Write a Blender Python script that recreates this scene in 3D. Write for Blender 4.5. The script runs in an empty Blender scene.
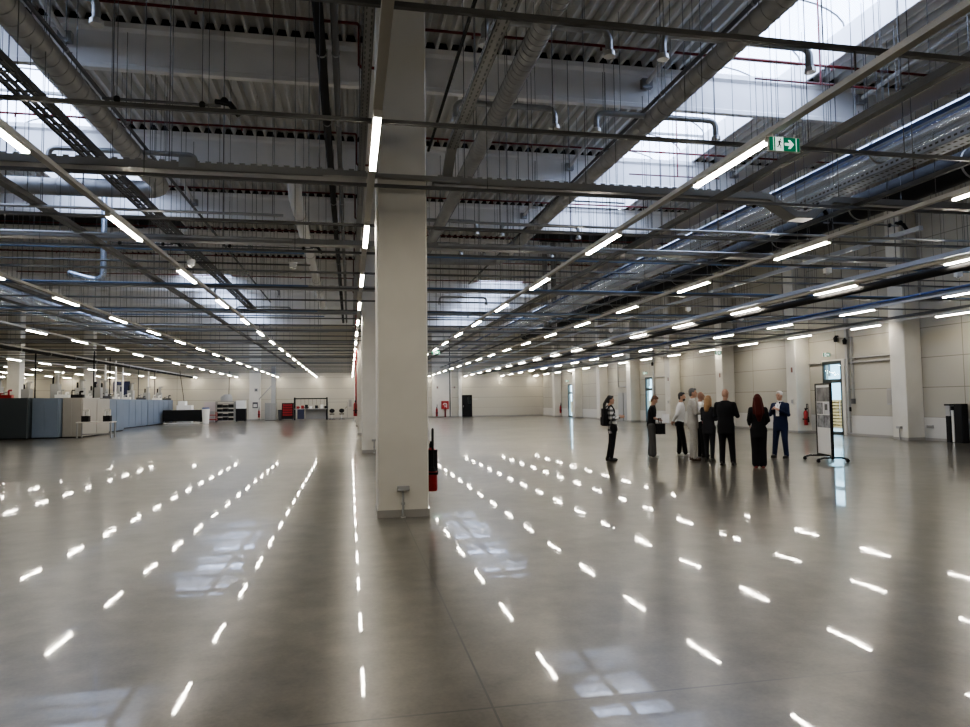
import bpy, bmesh, math, random
from math import sin, cos, pi, radians, sqrt
from mathutils import Vector, Matrix
random.seed(7)
scene = bpy.context.scene
COL = scene.collection
ORD = ['first', 'second', 'third', 'fourth', 'fifth', 'sixth', 'seventh', 'eighth', 'ninth', 'tenth', 'eleventh', 'twelfth',
       'thirteenth', 'fourteenth', 'fifteenth', 'sixteenth', 'seventeenth', 'eighteenth', 'nineteenth', 'twentieth']

# ------------------------------------------------------------------ materials
def mat(name, color, rough=0.6, metal=0.0, spec=0.5, emit=None, estr=0.0, noise=0.0, nscale=8.0, bump=0.0, alpha=None):
    m = bpy.data.materials.new(name); m.use_nodes = True
    nt = m.node_tree; b = nt.nodes['Principled BSDF']
    b.inputs['Base Color'].default_value = (*color, 1)
    b.inputs['Roughness'].default_value = rough
    b.inputs['Metallic'].default_value = metal
    b.inputs['Specular IOR Level'].default_value = spec
    if emit:
        b.inputs['Emission Color'].default_value = (*emit, 1)
        b.inputs['Emission Strength'].default_value = estr
    if noise or bump:
        tc = nt.nodes.new('ShaderNodeTexCoord'); n = nt.nodes.new('ShaderNodeTexNoise')
        n.inputs['Scale'].default_value = nscale; n.inputs['Detail'].default_value = 4
        nt.links.new(tc.outputs['Object'], n.inputs['Vector'])
        if noise:
            r = nt.nodes.new('ShaderNodeMapRange')
            r.inputs['From Min'].default_value = 0.3; r.inputs['From Max'].default_value = 0.7
            r.inputs['To Min'].default_value = 1 - noise; r.inputs['To Max'].default_value = 1 + noise
            mx = nt.nodes.new('ShaderNodeMix'); mx.data_type = 'RGBA'; mx.blend_type = 'MULTIPLY'
            mx.inputs[0].default_value = 1; mx.inputs[6].default_value = (*color, 1)
            nt.links.new(n.outputs['Fac'], r.inputs['Value']); nt.links.new(r.outputs['Result'], mx.inputs[7])
            nt.links.new(mx.outputs[2], b.inputs['Base Color'])
        if bump:
            bp = nt.nodes.new('ShaderNodeBump'); bp.inputs['Strength'].default_value = 1; bp.inputs['Distance'].default_value = bump
            nt.links.new(n.outputs['Fac'], bp.inputs['Height']); nt.links.new(bp.outputs['Normal'], b.inputs['Normal'])
    return m

M = {}
M['concrete_white'] = mat('painted_concrete', (.60, .58, .52), .55, noise=.05, nscale=1.5)
M['beam'] = mat('beam_concrete', (.90, .90, .90), .6, noise=.05, nscale=1.2)
M['plinth'] = mat('grey_plinth', (.30, .29, .27), .5)
M['deck'] = mat('steel_deck', (.70, .70, .69), .45, .15, noise=.06, nscale=.7)
M['black_cover'] = mat('black_cover', (.008, .008, .009), .8)
M['galv'] = mat('galvanised_steel', (.36, .37, .38), .38, .75, noise=.12, nscale=5)
M['duct_dark'] = mat('duct_grey', (.30, .30, .295), .45, .35, noise=.1, nscale=4)
M['silver'] = mat('silver_duct', (.58, .66, .78), .25, .85, noise=.1, nscale=4)
M['rail'] = mat('rail_steel', (.085, .085, .083), .5, .3)
M['tray'] = mat('tray_steel', (.27, .27, .26), .45, .4)
M['trunk'] = mat('trunk_enamel', (.62, .60, .55), .5)
M['chan_blue'] = mat('channel_bluish', (.42, .46, .55), .4, .3)
M['red'] = mat('sprinkler_red', (.13, .008, .010), .4)
M['red_bright'] = mat('signal_red', (.30, .012, .015), .35)
M['black'] = mat('black_rubber', (.009, .009, .010), .7, spec=.25)
M['black_gloss'] = mat('black_gloss', (.012, .012, .014), .25)
M['bluepipe'] = mat('blue_pipe', (.035, .075, .22), .4)
M['bluepale'] = mat('pale_blue_pipe', (.08, .14, .24), .4)
M['cable'] = mat('cable_dark', (.10, .105, .115), .6)
M['beige'] = mat('beige_duct', (.42, .385, .33), .6)
M['white_pipe'] = mat('white_insulation', (.66, .66, .66), .6)
M['rod'] = mat('rod_steel', (.10, .10, .10), .5, .4)
M['white'] = mat('white_plastic', (.78, .77, .74), .45)
M['grey'] = mat('grey_plastic', (.32, .32, .31), .5)
M['dkgrey'] = mat('dark_grey', (.07, .072, .075), .5)
M['green_sign'] = mat('sign_green', (.0, .14, .07), .4, emit=(0, .26, .13), estr=.25)
M['white_sign'] = mat('sign_white', (.8, .85, .83), .4, emit=(.85, 1, .95), estr=.55)
M['frame_dark'] = mat('door_frame_dark', (.015, .03, .032), .4)
M['steel_bright'] = mat('steel_bright', (.62, .62, .61), .35, .7)

def lamp_mat():
    m = bpy.data.materials.new('lamp_diffuser'); m.use_nodes = True
    nt = m.node_tree; nt.nodes.clear()
    o = nt.nodes.new('ShaderNodeOutputMaterial'); e = nt.nodes.new('ShaderNodeEmission')
    e.inputs['Color'].default_value = (1.0, .92, .78, 1); e.inputs['Strength'].default_value = 62
    nt.links.new(e.outputs[0], o.inputs[0]); return m
M['lamp'] = lamp_mat()

def floor_mat():
    m = bpy.data.materials.new('polished_concrete'); m.use_nodes = True
    nt = m.node_tree; b = nt.nodes['Principled BSDF']; L = nt.links.new
    tc = nt.nodes.new('ShaderNodeTexCoord')
    def noise(scale, detail=4, rough=.55):
        n = nt.nodes.new('ShaderNodeTexNoise'); n.inputs['Scale'].default_value = scale
        n.inputs['Detail'].default_value = detail; n.inputs['Roughness'].default_value = rough
        L(tc.outputs['Object'], n.inputs['Vector']); return n
    n1 = noise(.35, 5, .6); n2 = noise(3.5, 6, .65); n3 = noise(40, 3)
    add = nt.nodes.new('ShaderNodeMath'); add.operation = 'ADD'
    m2 = nt.nodes.new('ShaderNodeMath'); m2.operation = 'MULTIPLY'; m2.inputs[1].default_value = .6
    m3 = nt.nodes.new('ShaderNodeMath'); m3.operation = 'MULTIPLY_ADD'; m3.inputs[1].default_value = .25
    L(n2.outputs['Fac'], m2.inputs[0]); L(n1.outputs['Fac'], add.inputs[0]); L(m2.outputs[0], add.inputs[1])
    L(n3.outputs['Fac'], m3.inputs[0]); L(add.outputs[0], m3.inputs[2])
    cr = nt.nodes.new('ShaderNodeValToRGB')
    mr = nt.nodes.new('ShaderNodeMapRange'); mr.inputs['From Min'].default_value = .72; mr.inputs['From Max'].default_value = 1.12
    L(m3.outputs[0], mr.inputs['Value']); L(mr.outputs[0], cr.inputs['Fac'])
    cr.color_ramp.elements[0].color = (.030, .0265, .020, 1); cr.color_ramp.elements[1].color = (.135, .122, .096, 1)
    # saw-cut joints every six metres
    sep = nt.nodes.new('ShaderNodeSeparateXYZ'); L(tc.outputs['Object'], sep.inputs[0])
    def joint(out, off, per, w):
        s = nt.nodes.new('ShaderNodeMath'); s.operation = 'SUBTRACT'; s.inputs[1].default_value = off; L(sep.outputs[out], s.inputs[0])
        f = nt.nodes.new('ShaderNodeMath'); f.operation = 'PINGPONG'; f.inputs[1].default_value = per / 2; L(s.outputs[0], f.inputs[0])
        l = nt.nodes.new('ShaderNodeMath'); l.operation = 'LESS_THAN'; l.inputs[1].default_value = w; L(f.outputs[0], l.inputs[0]); return l
    jx = joint('X', .70, 6.66, .006); jy = joint('Y', 3.48, 6.0, .007)
    mxm = nt.nodes.new('ShaderNodeMath'); mxm.operation = 'MAXIMUM'; L(jx.outputs[0], mxm.inputs[0]); L(jy.outputs[0], mxm.inputs[1])
    mix = nt.nodes.new('ShaderNodeMix'); mix.data_type = 'RGBA'; L(mxm.outputs[0], mix.inputs[0]); L(cr.outputs[0], mix.inputs[6])
    mix.inputs[7].default_value = (.045, .042, .037, 1); L(mix.outputs[2], b.inputs['Base Color'])
    b.inputs['Roughness'].default_value = .28
    b.inputs['Specular IOR Level'].default_value = .5
    b.inputs['Coat Weight'].default_value = .6; b.inputs['Coat IOR'].default_value = 1.5
    rr = nt.nodes.new('ShaderNodeMapRange'); rr.inputs['To Min'].default_value = .012; rr.inputs['To Max'].default_value = .045
    rr.inputs['From Min'].default_value = .35; rr.inputs['From Max'].default_value = .65
    L(n2.outputs['Fac'], rr.inputs['Value']); L(rr.outputs[0], b.inputs['Coat Roughness'])
    nb = noise(1.6, 2, .4); nb2 = noise(6, 2, .4)
    mb = nt.nodes.new('ShaderNodeMath'); mb.operation = 'MULTIPLY_ADD'; mb.inputs[1].default_value = .16
    L(nb2.outputs['Fac'], mb.inputs[0]); L(nb.outputs['Fac'], mb.inputs[2])
    bp = nt.nodes.new('ShaderNodeBump'); bp.inputs['Strength'].default_value = 1; bp.inputs['Distance'].default_value = .0008
    L(mb.outputs[0], bp.inputs['Height']); L(bp.outputs['Normal'], b.inputs['Normal']); L(bp.outputs['Normal'], b.inputs['Coat Normal'])
    return m
M['floor'] = floor_mat()

def wall_mat(name, col_hi, col_lo, split, axis, vper, voff):
    """sandwich panels above a plain plinth: horizontal joints, a few upright joints"""
    m = bpy.data.materials.new(name); m.use_nodes = True
    nt = m.node_tree; b = nt.nodes['Principled BSDF']; L = nt.links.new
    tc = nt.nodes.new('ShaderNodeTexCoord'); sep = nt.nodes.new('ShaderNodeSeparateXYZ'); L(tc.outputs['Object'], sep.inputs[0])
    def mth(op, a, v=None, c=None):
        n = nt.nodes.new('ShaderNodeMath'); n.operation = op
        if isinstance(a, float): n.inputs[0].default_value = a
        else: L(a, n.inputs[0])
        if v is not None:
            if isinstance(v, float): n.inputs[1].default_value = v
            else: L(v, n.inputs[1])
        return n.outputs[0]
    z = sep.outputs['Z']
    jz = mth('LESS_THAN', mth('PINGPONG', mth('SUBTRACT', z, split), .515), .011)
    jv = mth('LESS_THAN', mth('PINGPONG', mth('SUBTRACT', sep.outputs[axis], voff), vper / 2), .012)
    fine = mth('PINGPONG', z, .05); fine = mth('MULTIPLY', fine, .5)
    hi = mth('GREATER_THAN', z, split)
    j = mth('MULTIPLY', mth('MAXIMUM', jz, jv), hi)
    mx = nt.nodes.new('ShaderNodeMix'); mx.data_type = 'RGBA'; L(hi, mx.inputs[0])
    mx.inputs[6].default_value = (*col_lo, 1); mx.inputs[7].default_value = (*col_hi, 1)
    mx2 = nt.nodes.new('ShaderNodeMix'); mx2.data_type = 'RGBA'; L(j, mx2.inputs[0]); L(mx.outputs[2], mx2.inputs[6])
    mx2.inputs[7].default_value = (col_hi[0] * .45, col_hi[1] * .45, col_hi[2] * .43, 1)
    L(mx2.outputs[2], b.inputs['Base Color']); b.inputs['Roughness'].default_value = .5
    return m
M['wall_r'] = wall_mat('panel_wall', (.37, .35, .295), (.52, .51, .475), .79, 'Y', 5.97, 19.0)
M['wall_f'] = wall_mat('panel_wall_far', (.47, .44, .365), (.47, .44, .37), .9, 'X', 8.9, 10.9)
M['wall_n'] = mat('plain_wall', (.52, .50, .46), .6)

def glaze_mat():
    m = bpy.data.materials.new('polycarbonate'); m.use_nodes = True
    nt = m.node_tree; nt.nodes.clear(); L = nt.links.new
    o = nt.nodes.new('ShaderNodeOutputMaterial'); t = nt.nodes.new('ShaderNodeBsdfTransparent'); d = nt.nodes.new('ShaderNodeBsdfTranslucent')
    t.inputs['Color'].default_value = (.70, .77, .92, 1); d.inputs['Color'].default_value = (.85, .88, .92, 1)
    tc = nt.nodes.new('ShaderNodeTexCoord'); w = nt.nodes.new('ShaderNodeTexWave'); w.bands_direction = 'Y'; w.inputs['Scale'].default_value = 1.6
    L(tc.outputs['Object'], w.inputs['Vector'])
    r = nt.nodes.new('ShaderNodeMapRange'); r.inputs['To Min'].default_value = .10; r.inputs['To Max'].default_value = .34
    L(w.outputs['Fac'], r.inputs['Value'])
    mx = nt.nodes.new('ShaderNodeMixShader'); L(r.outputs[0], mx.inputs[0]); L(t.outputs[0], mx.inputs[1]); L(d.outputs[0], mx.inputs[2]); L(mx.outputs[0], o.inputs[0])
    return m
M['glaze'] = glaze_mat()

def glass_mat():
    m = bpy.data.materials.new('door_glass'); m.use_nodes = True
    nt = m.node_tree; nt.nodes.clear(); L = nt.links.new
    o = nt.nodes.new('ShaderNodeOutputMaterial'); t = nt.nodes.new('ShaderNodeBsdfTransparent'); g = nt.nodes.new('ShaderNodeBsdfGlossy')
    t.inputs['Color'].default_value = (.78, .93, .95, 1); g.inputs['Roughness'].default_value = .03
    mx = nt.nodes.new('ShaderNodeMixShader'); mx.inputs[0].default_value = .07; L(t.outputs[0], mx.inputs[1]); L(g.outputs[0], mx.inputs[2]); L(mx.outputs[0], o.inputs[0])
    return m
M['glass'] = glass_mat()

# ------------------------------------------------------------------ mesh helper
class MB:
    def __init__(s): s.v = []; s.f = []; s.mi = []
    def add(s, vs, fs, mi=0):
        o = len(s.v); s.v += [tuple(v) for v in vs]; s.f += [tuple(i + o for i in f) for f in fs]; s.mi += [mi] * len(fs); return s
    def box(s, a, b, mi=0):
        x0, x1 = sorted((a[0], b[0])); y0, y1 = sorted((a[1], b[1])); z0, z1 = sorted((a[2], b[2]))
        return s.add([(x0, y0, z0), (x1, y0, z0), (x1, y1, z0), (x0, y1, z0), (x0, y0, z1), (x1, y0, z1), (x1, y1, z1), (x0, y1, z1)],
                     [(0, 3, 2, 1), (4, 5, 6, 7), (0, 1, 5, 4), (1, 2, 6, 5), (2, 3, 7, 6), (3, 0, 4, 7)], mi)
    def bevbox(s, a, b, bev, mi=0):
        """box with chamfered upright edges"""
        x0, x1 = sorted((a[0], b[0])); y0, y1 = sorted((a[1], b[1]))
        pts = [(x0 + bev, y0), (x1 - bev, y0), (x1, y0 + bev), (x1, y1 - bev), (x1 - bev, y1), (x0 + bev, y1), (x0, y1 - bev), (x0, y0 + bev)]
        return s.prism(pts, a[2], b[2], mi)
    def prism(s, pts, z0, z1, mi=0):
        n = len(pts)
        vs = [(x, y, z0) for x, y in pts] + [(x, y, z1) for x, y in pts]
        fs = [tuple(range(n - 1, -1, -1)), tuple(range(n, 2 * n))] + [(i, (i + 1) % n, n + (i + 1) % n, n + i) for i in range(n)]
        return s.add(vs, fs, mi)
    def tube(s, pts, r, n=8, mi=0, caps=True):
        """round tube along a polyline; r a number or one radius per point"""
        P = [Vector(p) for p in pts]; R = r if isinstance(r, (list, tuple)) else [r] * len(P)
        vs = []; fs = []
        prev = None
        for i, p in enumerate(P):
            if i == 0: d = (P[1] - P[0]).normalized()
            elif i == len(P) - 1: d = (P[i] - P[i - 1]).normalized()
            else: d = ((P[i + 1] - P[i]).normalized() + (P[i] - P[i - 1]).normalized()).normalized()
            if prev is None:
                u = d.orthogonal().normalized()
                up = Vector((0, 0, 1)) if abs(d.z) < .9 else Vector((1, 0, 0))
                u = up.cross(d).normalized()
            else:
                u = (prev - d * prev.dot(d)).normalized()
            prev = u; w = d.cross(u)
            k = 1.0
            if 0 < i < len(P) - 1:
                c = (P[i + 1] - P[i]).normalized().dot(d); k = 1 / max(c, .5)
            for j in range(n):
                t = 2 * pi * j / n; vs.append(p + (u * cos(t) + w * sin(t)) * R[i] * (1 if k < 1.02 else 1.0))
        m = len(P)
        for i in range(m - 1):
            for j in range(n):
                fs.append((i * n + j, i * n + (j + 1) % n, (i + 1) * n + (j + 1) % n, (i + 1) * n + j))
        if caps:
            fs.append(tuple(range(n - 1, -1, -1))); fs.append(tuple(range((m - 1) * n, m * n)))
        return s.add(vs, fs, mi)
    def loft(s, rings, n=14, mi=0):
        """rings: (centre xyz, rx, ry) horizontal ellipses"""
        vs = []; fs = []
        for (c, rx, ry) in rings:
            for j in range(n):
                t = 2 * pi * j / n; vs.append((c[0] + rx * cos(t), c[1] + ry * sin(t), c[2]))
        m = len(rings)
        for i in range(m - 1):
            for j in range(n):
                fs.append((i * n + j, i * n + (j + 1) % n, (i + 1) * n + (j + 1) % n, (i + 1) * n + j))
        fs.append(tuple(range(n - 1, -1, -1))); fs.append(tuple(range((m - 1) * n, m * n)))
        return s.add(vs, fs, mi)
    def ball(s, c, r, n=10, mi=0, rot=None):
        if not isinstance(r, (list, tuple)): r = (r, r, r)
        vs = [(0, 0, -1)]; fs = []
        rows = n // 2 + 1
        for i in range(1, rows):
            a = -pi / 2 + pi * i / rows
            for j in range(n):
                t = 2 * pi * j / n; vs.append((cos(a) * cos(t), cos(a) * sin(t), sin(a)))
        vs.append((0, 0, 1)); top = len(vs) - 1
        for j in range(n): fs.append((0, 1 + (j + 1) % n, 1 + j))
        for i in range(rows - 2):
            for j in range(n):
                a = 1 + i * n + j; b = 1 + i * n + (j + 1) % n; fs.append((a, b, b + n, a + n))
        o = 1 + (rows - 2) * n
        for j in range(n): fs.append((o + j, o + (j + 1) % n, top))
        out = []
        for v in vs:
            p = Vector((v[0] * r[0], v[1] * r[1], v[2] * r[2]))
            if rot is not None: p = rot @ p
            out.append(p + Vector(c))
        return s.add(out, fs, mi)
    def build(s, name, mats, parent=None, origin=None, smooth=None, rotz=0):
        """links ONE mesh object; vertices are in world (or, with a parent, parent-relative when origin is None) coordinates"""
        me = bpy.data.meshes.new(name)
        if origin is None and parent is not None: o = Vector((0, 0, 0))
        else: o = Vector(origin) if origin is not None else Vector((0, 0, 0))
        me.from_pydata([(v[0] - o.x, v[1] - o.y, v[2] - o.z) for v in s.v], [], s.f)
        if not isinstance(mats, (list, tuple)): mats = [mats]
        for m in mats: me.materials.append(m)
        if len(mats) > 1: me.polygons.foreach_set('material_index', s.mi)
        if smooth is not None:
            me.polygons.foreach_set('use_smooth', [True] * len(me.polygons)); me.set_sharp_from_angle(angle=radians(smooth))
        me.update()
        ob = bpy.data.objects.new(name, me); COL.objects.link(ob)
        if parent is not None: ob.parent = parent
        elif origin is not None: ob.location = o
        ob.rotation_euler.z = rotz if parent is None else 0
        return ob

def tag(o, label, cat, group=None, kind=None):
    if label: o['label'] = label
    if cat: o['category'] = cat
    if group: o['group'] = group
    if kind: o['kind'] = kind
    return o
def empty(name, loc, label, cat, group=None, rotz=0):
    o = bpy.data.objects.new(name, None); COL.objects.link(o); o.location = loc; o.rotation_euler.z = rotz
    o.empty_display_size = .1
    return tag(o, label, cat, group)
def struct(o): o['kind'] = 'structure'; return o
def dup(root, loc, label=None, group=None, rotz=None):
    r = root.copy(); COL.objects.link(r); r.location = loc
    if rotz is not None: r.rotation_euler.z = rotz
    if label: r['label'] = label
    if group: r['group'] = group
    for ch in list(root.children):
        c = ch.copy(); COL.objects.link(c); c.parent = r
        for g in list(ch.children):
            d = g.copy(); COL.objects.link(d); d.parent = c
    return r
_rodmesh = {}
def rod(parent, x, y, z0, z1, r=.006, name='hanger_rod', m='rod'):
    """a thin hanger rod as its own part; x, y, z0, z1 relative to the parent"""
    key = (round(z1 - z0, 2), r, m)
    if key not in _rodmesh:
        ob = MB().tube([(0, 0, 0), (0, 0, z1 - z0)], r, 5).build(name, M[m], parent, smooth=50); _rodmesh[key] = ob.data
    else:
        ob = bpy.data.objects.new(name, _rodmesh[key]); COL.objects.link(ob); ob.parent = parent
    ob.location = (x, y, z0); return ob

# ------------------------------------------------------------------ camera
H_CAM = 1.53
def camera():
    cd = bpy.data.cameras.new('camera'); cam = bpy.data.objects.new('camera', cd); COL.objects.link(cam)
    yaw, pitch, roll = .193047, .0543859, -.012317
    fw = Vector((sin(yaw) * cos(pitch), cos(yaw) * cos(pitch), sin(pitch)))
    r0 = Vector((cos(yaw), -sin(yaw), 0)); u0 = r0.cross(fw)
    r = r0 * cos(roll) + u0 * sin(roll); u = u0 * cos(roll) - r0 * sin(roll)
    mtx = Matrix(((r.x, u.x, -fw.x, 0), (r.y, u.y, -fw.y, 0), (r.z, u.z, -fw.z, H_CAM), (0, 0, 0, 1)))
    cam.matrix_world = mtx
    cd.sensor_fit = 'HORIZONTAL'; cd.sensor_width = 36; cd.lens = 692.285 / 970 * 36
    cd.clip_end = 500; cd.clip_start = .05
    scene.camera = cam
camera()

# ------------------------------------------------------------------ light and view
w = bpy.data.worlds.new('World'); scene.world = w; w.use_nodes = True
bg = w.node_tree.nodes['Background']; bg.inputs['Color'].default_value = (.72, .81, 1.0, 1); bg.inputs['Strength'].default_value = 5.0
scene.view_settings.view_transform = 'AgX'
scene.view_settings.look = 'AgX - Medium High Contrast'
scene.view_settings.exposure = 0.70
scene.cycles.use_denoising = True
scene.cycles.max_bounces = 8; scene.cycles.diffuse_bounces = 4; scene.cycles.glossy_bounces = 4; scene.cycles.transparent_max_bounces = 12
scene.cycles.sample_clamp_indirect = 6; scene.cycles.caustics_reflective = False; scene.cycles.caustics_refractive = False
scene.cycles.use_light_tree = True

# ------------------------------------------------------------------ setting
XL, XR, YN, YF, ZD = -39.6, 19.5, -9.0, 68.8, 9.6
struct(MB().box((XL - .3, YN - .3, -.2), (XR + .3, YF + .3, 0)).build('floor', M['floor']))
struct(MB().box((XL - .3, YF, 0), (XR + .3, YF + .3, 9.9)).build('wall_back', M['wall_f']))
struct(MB().box((XL - .3, YN - .3, 0), (XL, YF, 9.9)).build('wall_left', M['wall_n']))
struct(MB().box((XL - .3, YN - .3, 0), (XR + .3, YN, 9.9)).build('wall_front', M['wall_n']))
DOORS = [(24.62, 25.80), (42.45, 43.62), (59.2, 60.45)]
wb = MB(); y = YN
for (a, b) in DOORS:
    wb.box((XR, y, 0), (XR + .25, a, 9.9)); wb.box((XR, a, 3.0), (XR + .25, b, 9.9)); y = b
wb.box((XR, y, 0), (XR + .25, YF + .3, 9.9))
struct(wb.build('wall_right', M['wall_r']))
struct(MB().box((XR - .02, YN, 0), (XR, DOORS[0][0], .09)).box((XR - .02, DOORS[0][1], 0), (XR, DOORS[1][0], .09)).box((XR - .02, DOORS[1][1], 0), (XR, DOORS[2][0], .09))
       .box((XR - .02, DOORS[2][1], 0), (XR, YF, .09)).build('baseboard_right', M['plinth']))
struct(MB().box((XL, YF - .02, 0), (XR, YF, .10)).build('baseboard_back', M['plinth']))

# trapezoidal steel deck, ribs running away from the camera, open where the rooflights are
SKY = [(8.5, 11.42), (-10.3, -7.3)]
SKY_Y = [(4.0, 27.2), (40.0, 65.4)]
COVER_Y = (27.2, 37.0)
def deck(mb, x0, x1, y0, y1):
    n = max(1, round((x1 - x0) / .3)); p = (x1 - x0) / n
    pr = []
    for i in range(n):
        b = x0 + i * p
        pr += [(b, ZD), (b + p * .2, ZD), (b + p * .36, ZD + .17), (b + p * .84, ZD + .17)]
    pr.append((x1, ZD))
    vs = [(x, y0, z) for x, z in pr] + [(x, y1, z) for x, z in pr]; k = len(pr)
    mb.add(vs, [(i, i + 1, k + i + 1, k + i) for i in range(k - 1)])
dm = MB()
for a, b in ((XL, -10.3), (-7.3, 8.5), (11.42, XR + .25)): deck(dm, a, b, YN, YF + .3)
for a, b in SKY:
    deck(dm, a, b, YN, SKY_Y[0][0]); deck(dm, a, b, COVER_Y[1], SKY_Y[1][0]); deck(dm, a, b, SKY_Y[1][1], YF + .3)
struct(dm.build('ceiling', M['deck']))
cm = MB()
for a, b in SKY: cm.box((a - .05, COVER_Y[0], ZD + .18), (b + .05, COVER_Y[1], ZD + .25))
for a, b in ((9.4, 15.4), (-16.6, -9.2)): cm.box((a, 28.0, ZD - .06), (b, 37.0, ZD - .02))
struct(cm.build('ceiling_blackout', M['black_cover']))
ni = 0
for (a, b) in SKY:
    for (c, d) in SKY_Y:
        ni += 1
        zc = ZD + .62
        fr = struct(MB().box((a - .06, c, ZD - .02), (a, d, zc)).box((b, c, ZD - .02), (b + .06, d, zc)).box((a, c - .06, ZD - .02), (b, c, zc)).box((a, d, ZD - .02), (b, d + .06, zc))
                    .build('window_%d' % ni, M['beam']))
        mid = (a + b) / 2; hw = (b - a) / 2 + .06; NA = 12; RISE = .62
        arc = [(mid + hw * cos(pi - pi * i / NA), zc + RISE * sin(pi * i / NA)) for i in range(NA + 1)]
        g = MB(); k = len(arc)
        g.add([(x, c - .06, z) for x, z in arc] + [(x, d + .06, z) for x, z in arc], [(i, i + 1, k + i + 1, k + i) for i in range(k - 1)])
        g.build('glazing', M['glaze'], fr, smooth=60)
        nr = int((d - c) / 1.55)
        for i in range(nr + 1):
            yy = c + (d - c) * i / nr
            MB().tube([(x, yy, z - .03) for x, z in arc], .022, 6).build('arched_rib', M['galv'], fr, smooth=60)
            if i % 3 == 1: MB().box((a, yy - .03, zc - .1), (b, yy + .03, zc - .03)).build('tie_bar', M['tray'], fr)

# columns -----------------------------------------------------------
def column(x0, y0, x1, y1, label, group, socket=None, ztop=8.62):
    c = empty('concrete_column', ((x0 + x1) / 2, (y0 + y1) / 2, 0), label, 'column', group)
    o = c.location
    MB().bevbox((x0, y0, 0), (x1, y1, ztop), .02).build('shaft', M['concrete_white'], c, origin=o, smooth=20)
    MB().box((x0 - .006, y0 - .006, 0), (x1 + .006, y1 + .006, .10)).build('plinth_band', M['plinth'], c, origin=o)
    return c
MID = []
for i in range(5):
    y = 9.36 + 12.03 * i
    MID.append(column(.36, y, 1.04, y + .68, ['nearest white concrete column in the middle of the hall', 'second white concrete column, directly behind the nearest one',
        'third white concrete column of the middle row with red riser pipe', 'fourth white concrete column of the middle row', 'last white concrete column of the middle row before the back wall'][i], 'white columns in the middle row'))
for i in range(8):
    y = 20.66 + 5.98 * i
    column(18.82, y, XR, y + .68, ORD[i] + ' white wall column along the door wall, counted from the camera', 'white columns along the door wall')
for i in range(2):
    y = 45.75 + 12.03 * i
    column(-20.0, y, -19.32, y + .68, ['white column rising behind the blue-grey machine enclosures, nearer one', 'white column rising behind the machine enclosures, farther one'][i], 'white columns behind the machines')
column(10.66, YF - .3, 11.0, YF, 'narrow white wall pier beside the black door of the back wall', None)
column(8.0, YF - .25, 9.95, YF, 'broad white wall pier behind the red hose cabinet', None)
column(-9.35, YF - .35, -8.3, YF, 'broad white wall pier behind the small extinguisher on the back wall', None)

# girders and beams -------------------------------------------------
def girder(x0, x1, label):
    o = (x0, YN, 8.6)
    r = MB().box((x0, YN, 8.6), (x1, YF, 9.2)).box((x0 + .1, YN, 9.2), (x1 - .1, YF, 9.58)).build('roof_girder', M['beam'], origin=o)
    return tag(r, label, 'girder')
girder(.36, 1.04, 'long white girder carried on the middle columns')
girder(-20.0, -19.32, 'long white girder above the machine enclosures')
BY = [9.35 + 6.02 * i for i in range(1, 10)]
def beam(y, x0, x1, label, group):
    o = ((x0 + x1) / 2, y, 8.6)
    m = MB(); d = .16
    prof = [(y, 8.6), (y + d, 8.6), (y + d, 9.58), (y - .05, 9.58), (y - .05, 9.46), (y + .03, 9.40), (y + .03, 8.72), (y, 8.69)]
    n = len(prof)
    vs = [(x0, a, b) for a, b in prof] + [(x1, a, b) for a, b in prof]
    m.add(vs, [tuple(range(n)), tuple(range(2 * n - 1, n - 1, -1))] + [(i, n + i, n + (i + 1) % n, (i + 1) % n) for i in range(n)])
    ob = tag(m.build('roof_beam', M['beam'], origin=o), label, 'roof beam', group)
    cuts = [(a, b) for a, b in sorted(SKY) if x0 < a < x1]; p = x0 + .02; fm = MB()
    for a, b in cuts: fm.box((p, y + .03, 9.58), (a - .06, y + .13, 9.765)); p = b + .06
    fm.box((p, y + .03, 9.58), (x1 - .02, y + .13, 9.765)).build('profile_filler', M['black_cover'], ob, origin=o)
    return ob
for i, y in enumerate(BY):
    beam(y, 1.04, XR, ORD[i] + ' white roof beam from the camera, between middle columns and door wall', 'white roof beams on the door side')
    beam(y, -19.32, .36, ORD[i] + ' white roof beam from the camera, between middle columns and machines', 'white roof beams on the machine side')
for i, y in enumerate(BY[3:]):
    beam(y, XL, -20.0, 'white roof beam far behind the machine enclosures', 'white roof beams beyond the machines')

# ------------------------------------------------------------------ lighting rows
LZ = 4.05
PITCH = 3.822
ROWS = [  # key, x, first lamp index, description
    ('C', .245, -3, 'row brushing the middle columns'), ('A', -3.15, -3, 'first row on the machine side'), ('L2', -6.72, -1, 'second row on the machine side'),
    ('L3', -10.42, 3, 'third row on the machine side'), ('L4', -14.05, 5, 'fourth row on the machine side'), ('L5', -17.65, 7, 'fifth row on the machine side'),
    ('L6', -21.15, 9, 'sixth row on the machine side'), ('L7', -24.8, 11, 'seventh row on the machine side'), ('L8', -28.5, 13, 'eighth row on the machine side'),
    ('L9', -32.1, 14, 'ninth row on the machine side'),
    ('B', 4.05, -3, 'first row on the door side'), ('D', 7.66, -2, 'second row on the door side'), ('E', 11.3, 1, 'row above the black pipe'),
    ('F', 15.02, 2, 'row under the blue pipe'), ('G', 18.5, 3, 'row along the door wall')]
def lamp_near():
    r = empty('ceiling_lamp', (0, 0, LZ), None, 'lamp')
    MB().box((-.035, -.735, .012), (.035, .735, .05)).build('housing', M['trunk'], r)
    MB().box((-.03, -.72, -.010), (.03, .72, .012)).build('diffuser', M['lamp'], r)
    for s in (-1, 1): MB().box((-.035, s * .72, -.012), (.035, s * .74, .05)).build('end_cap', M['trunk'], r)
    return r
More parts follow.
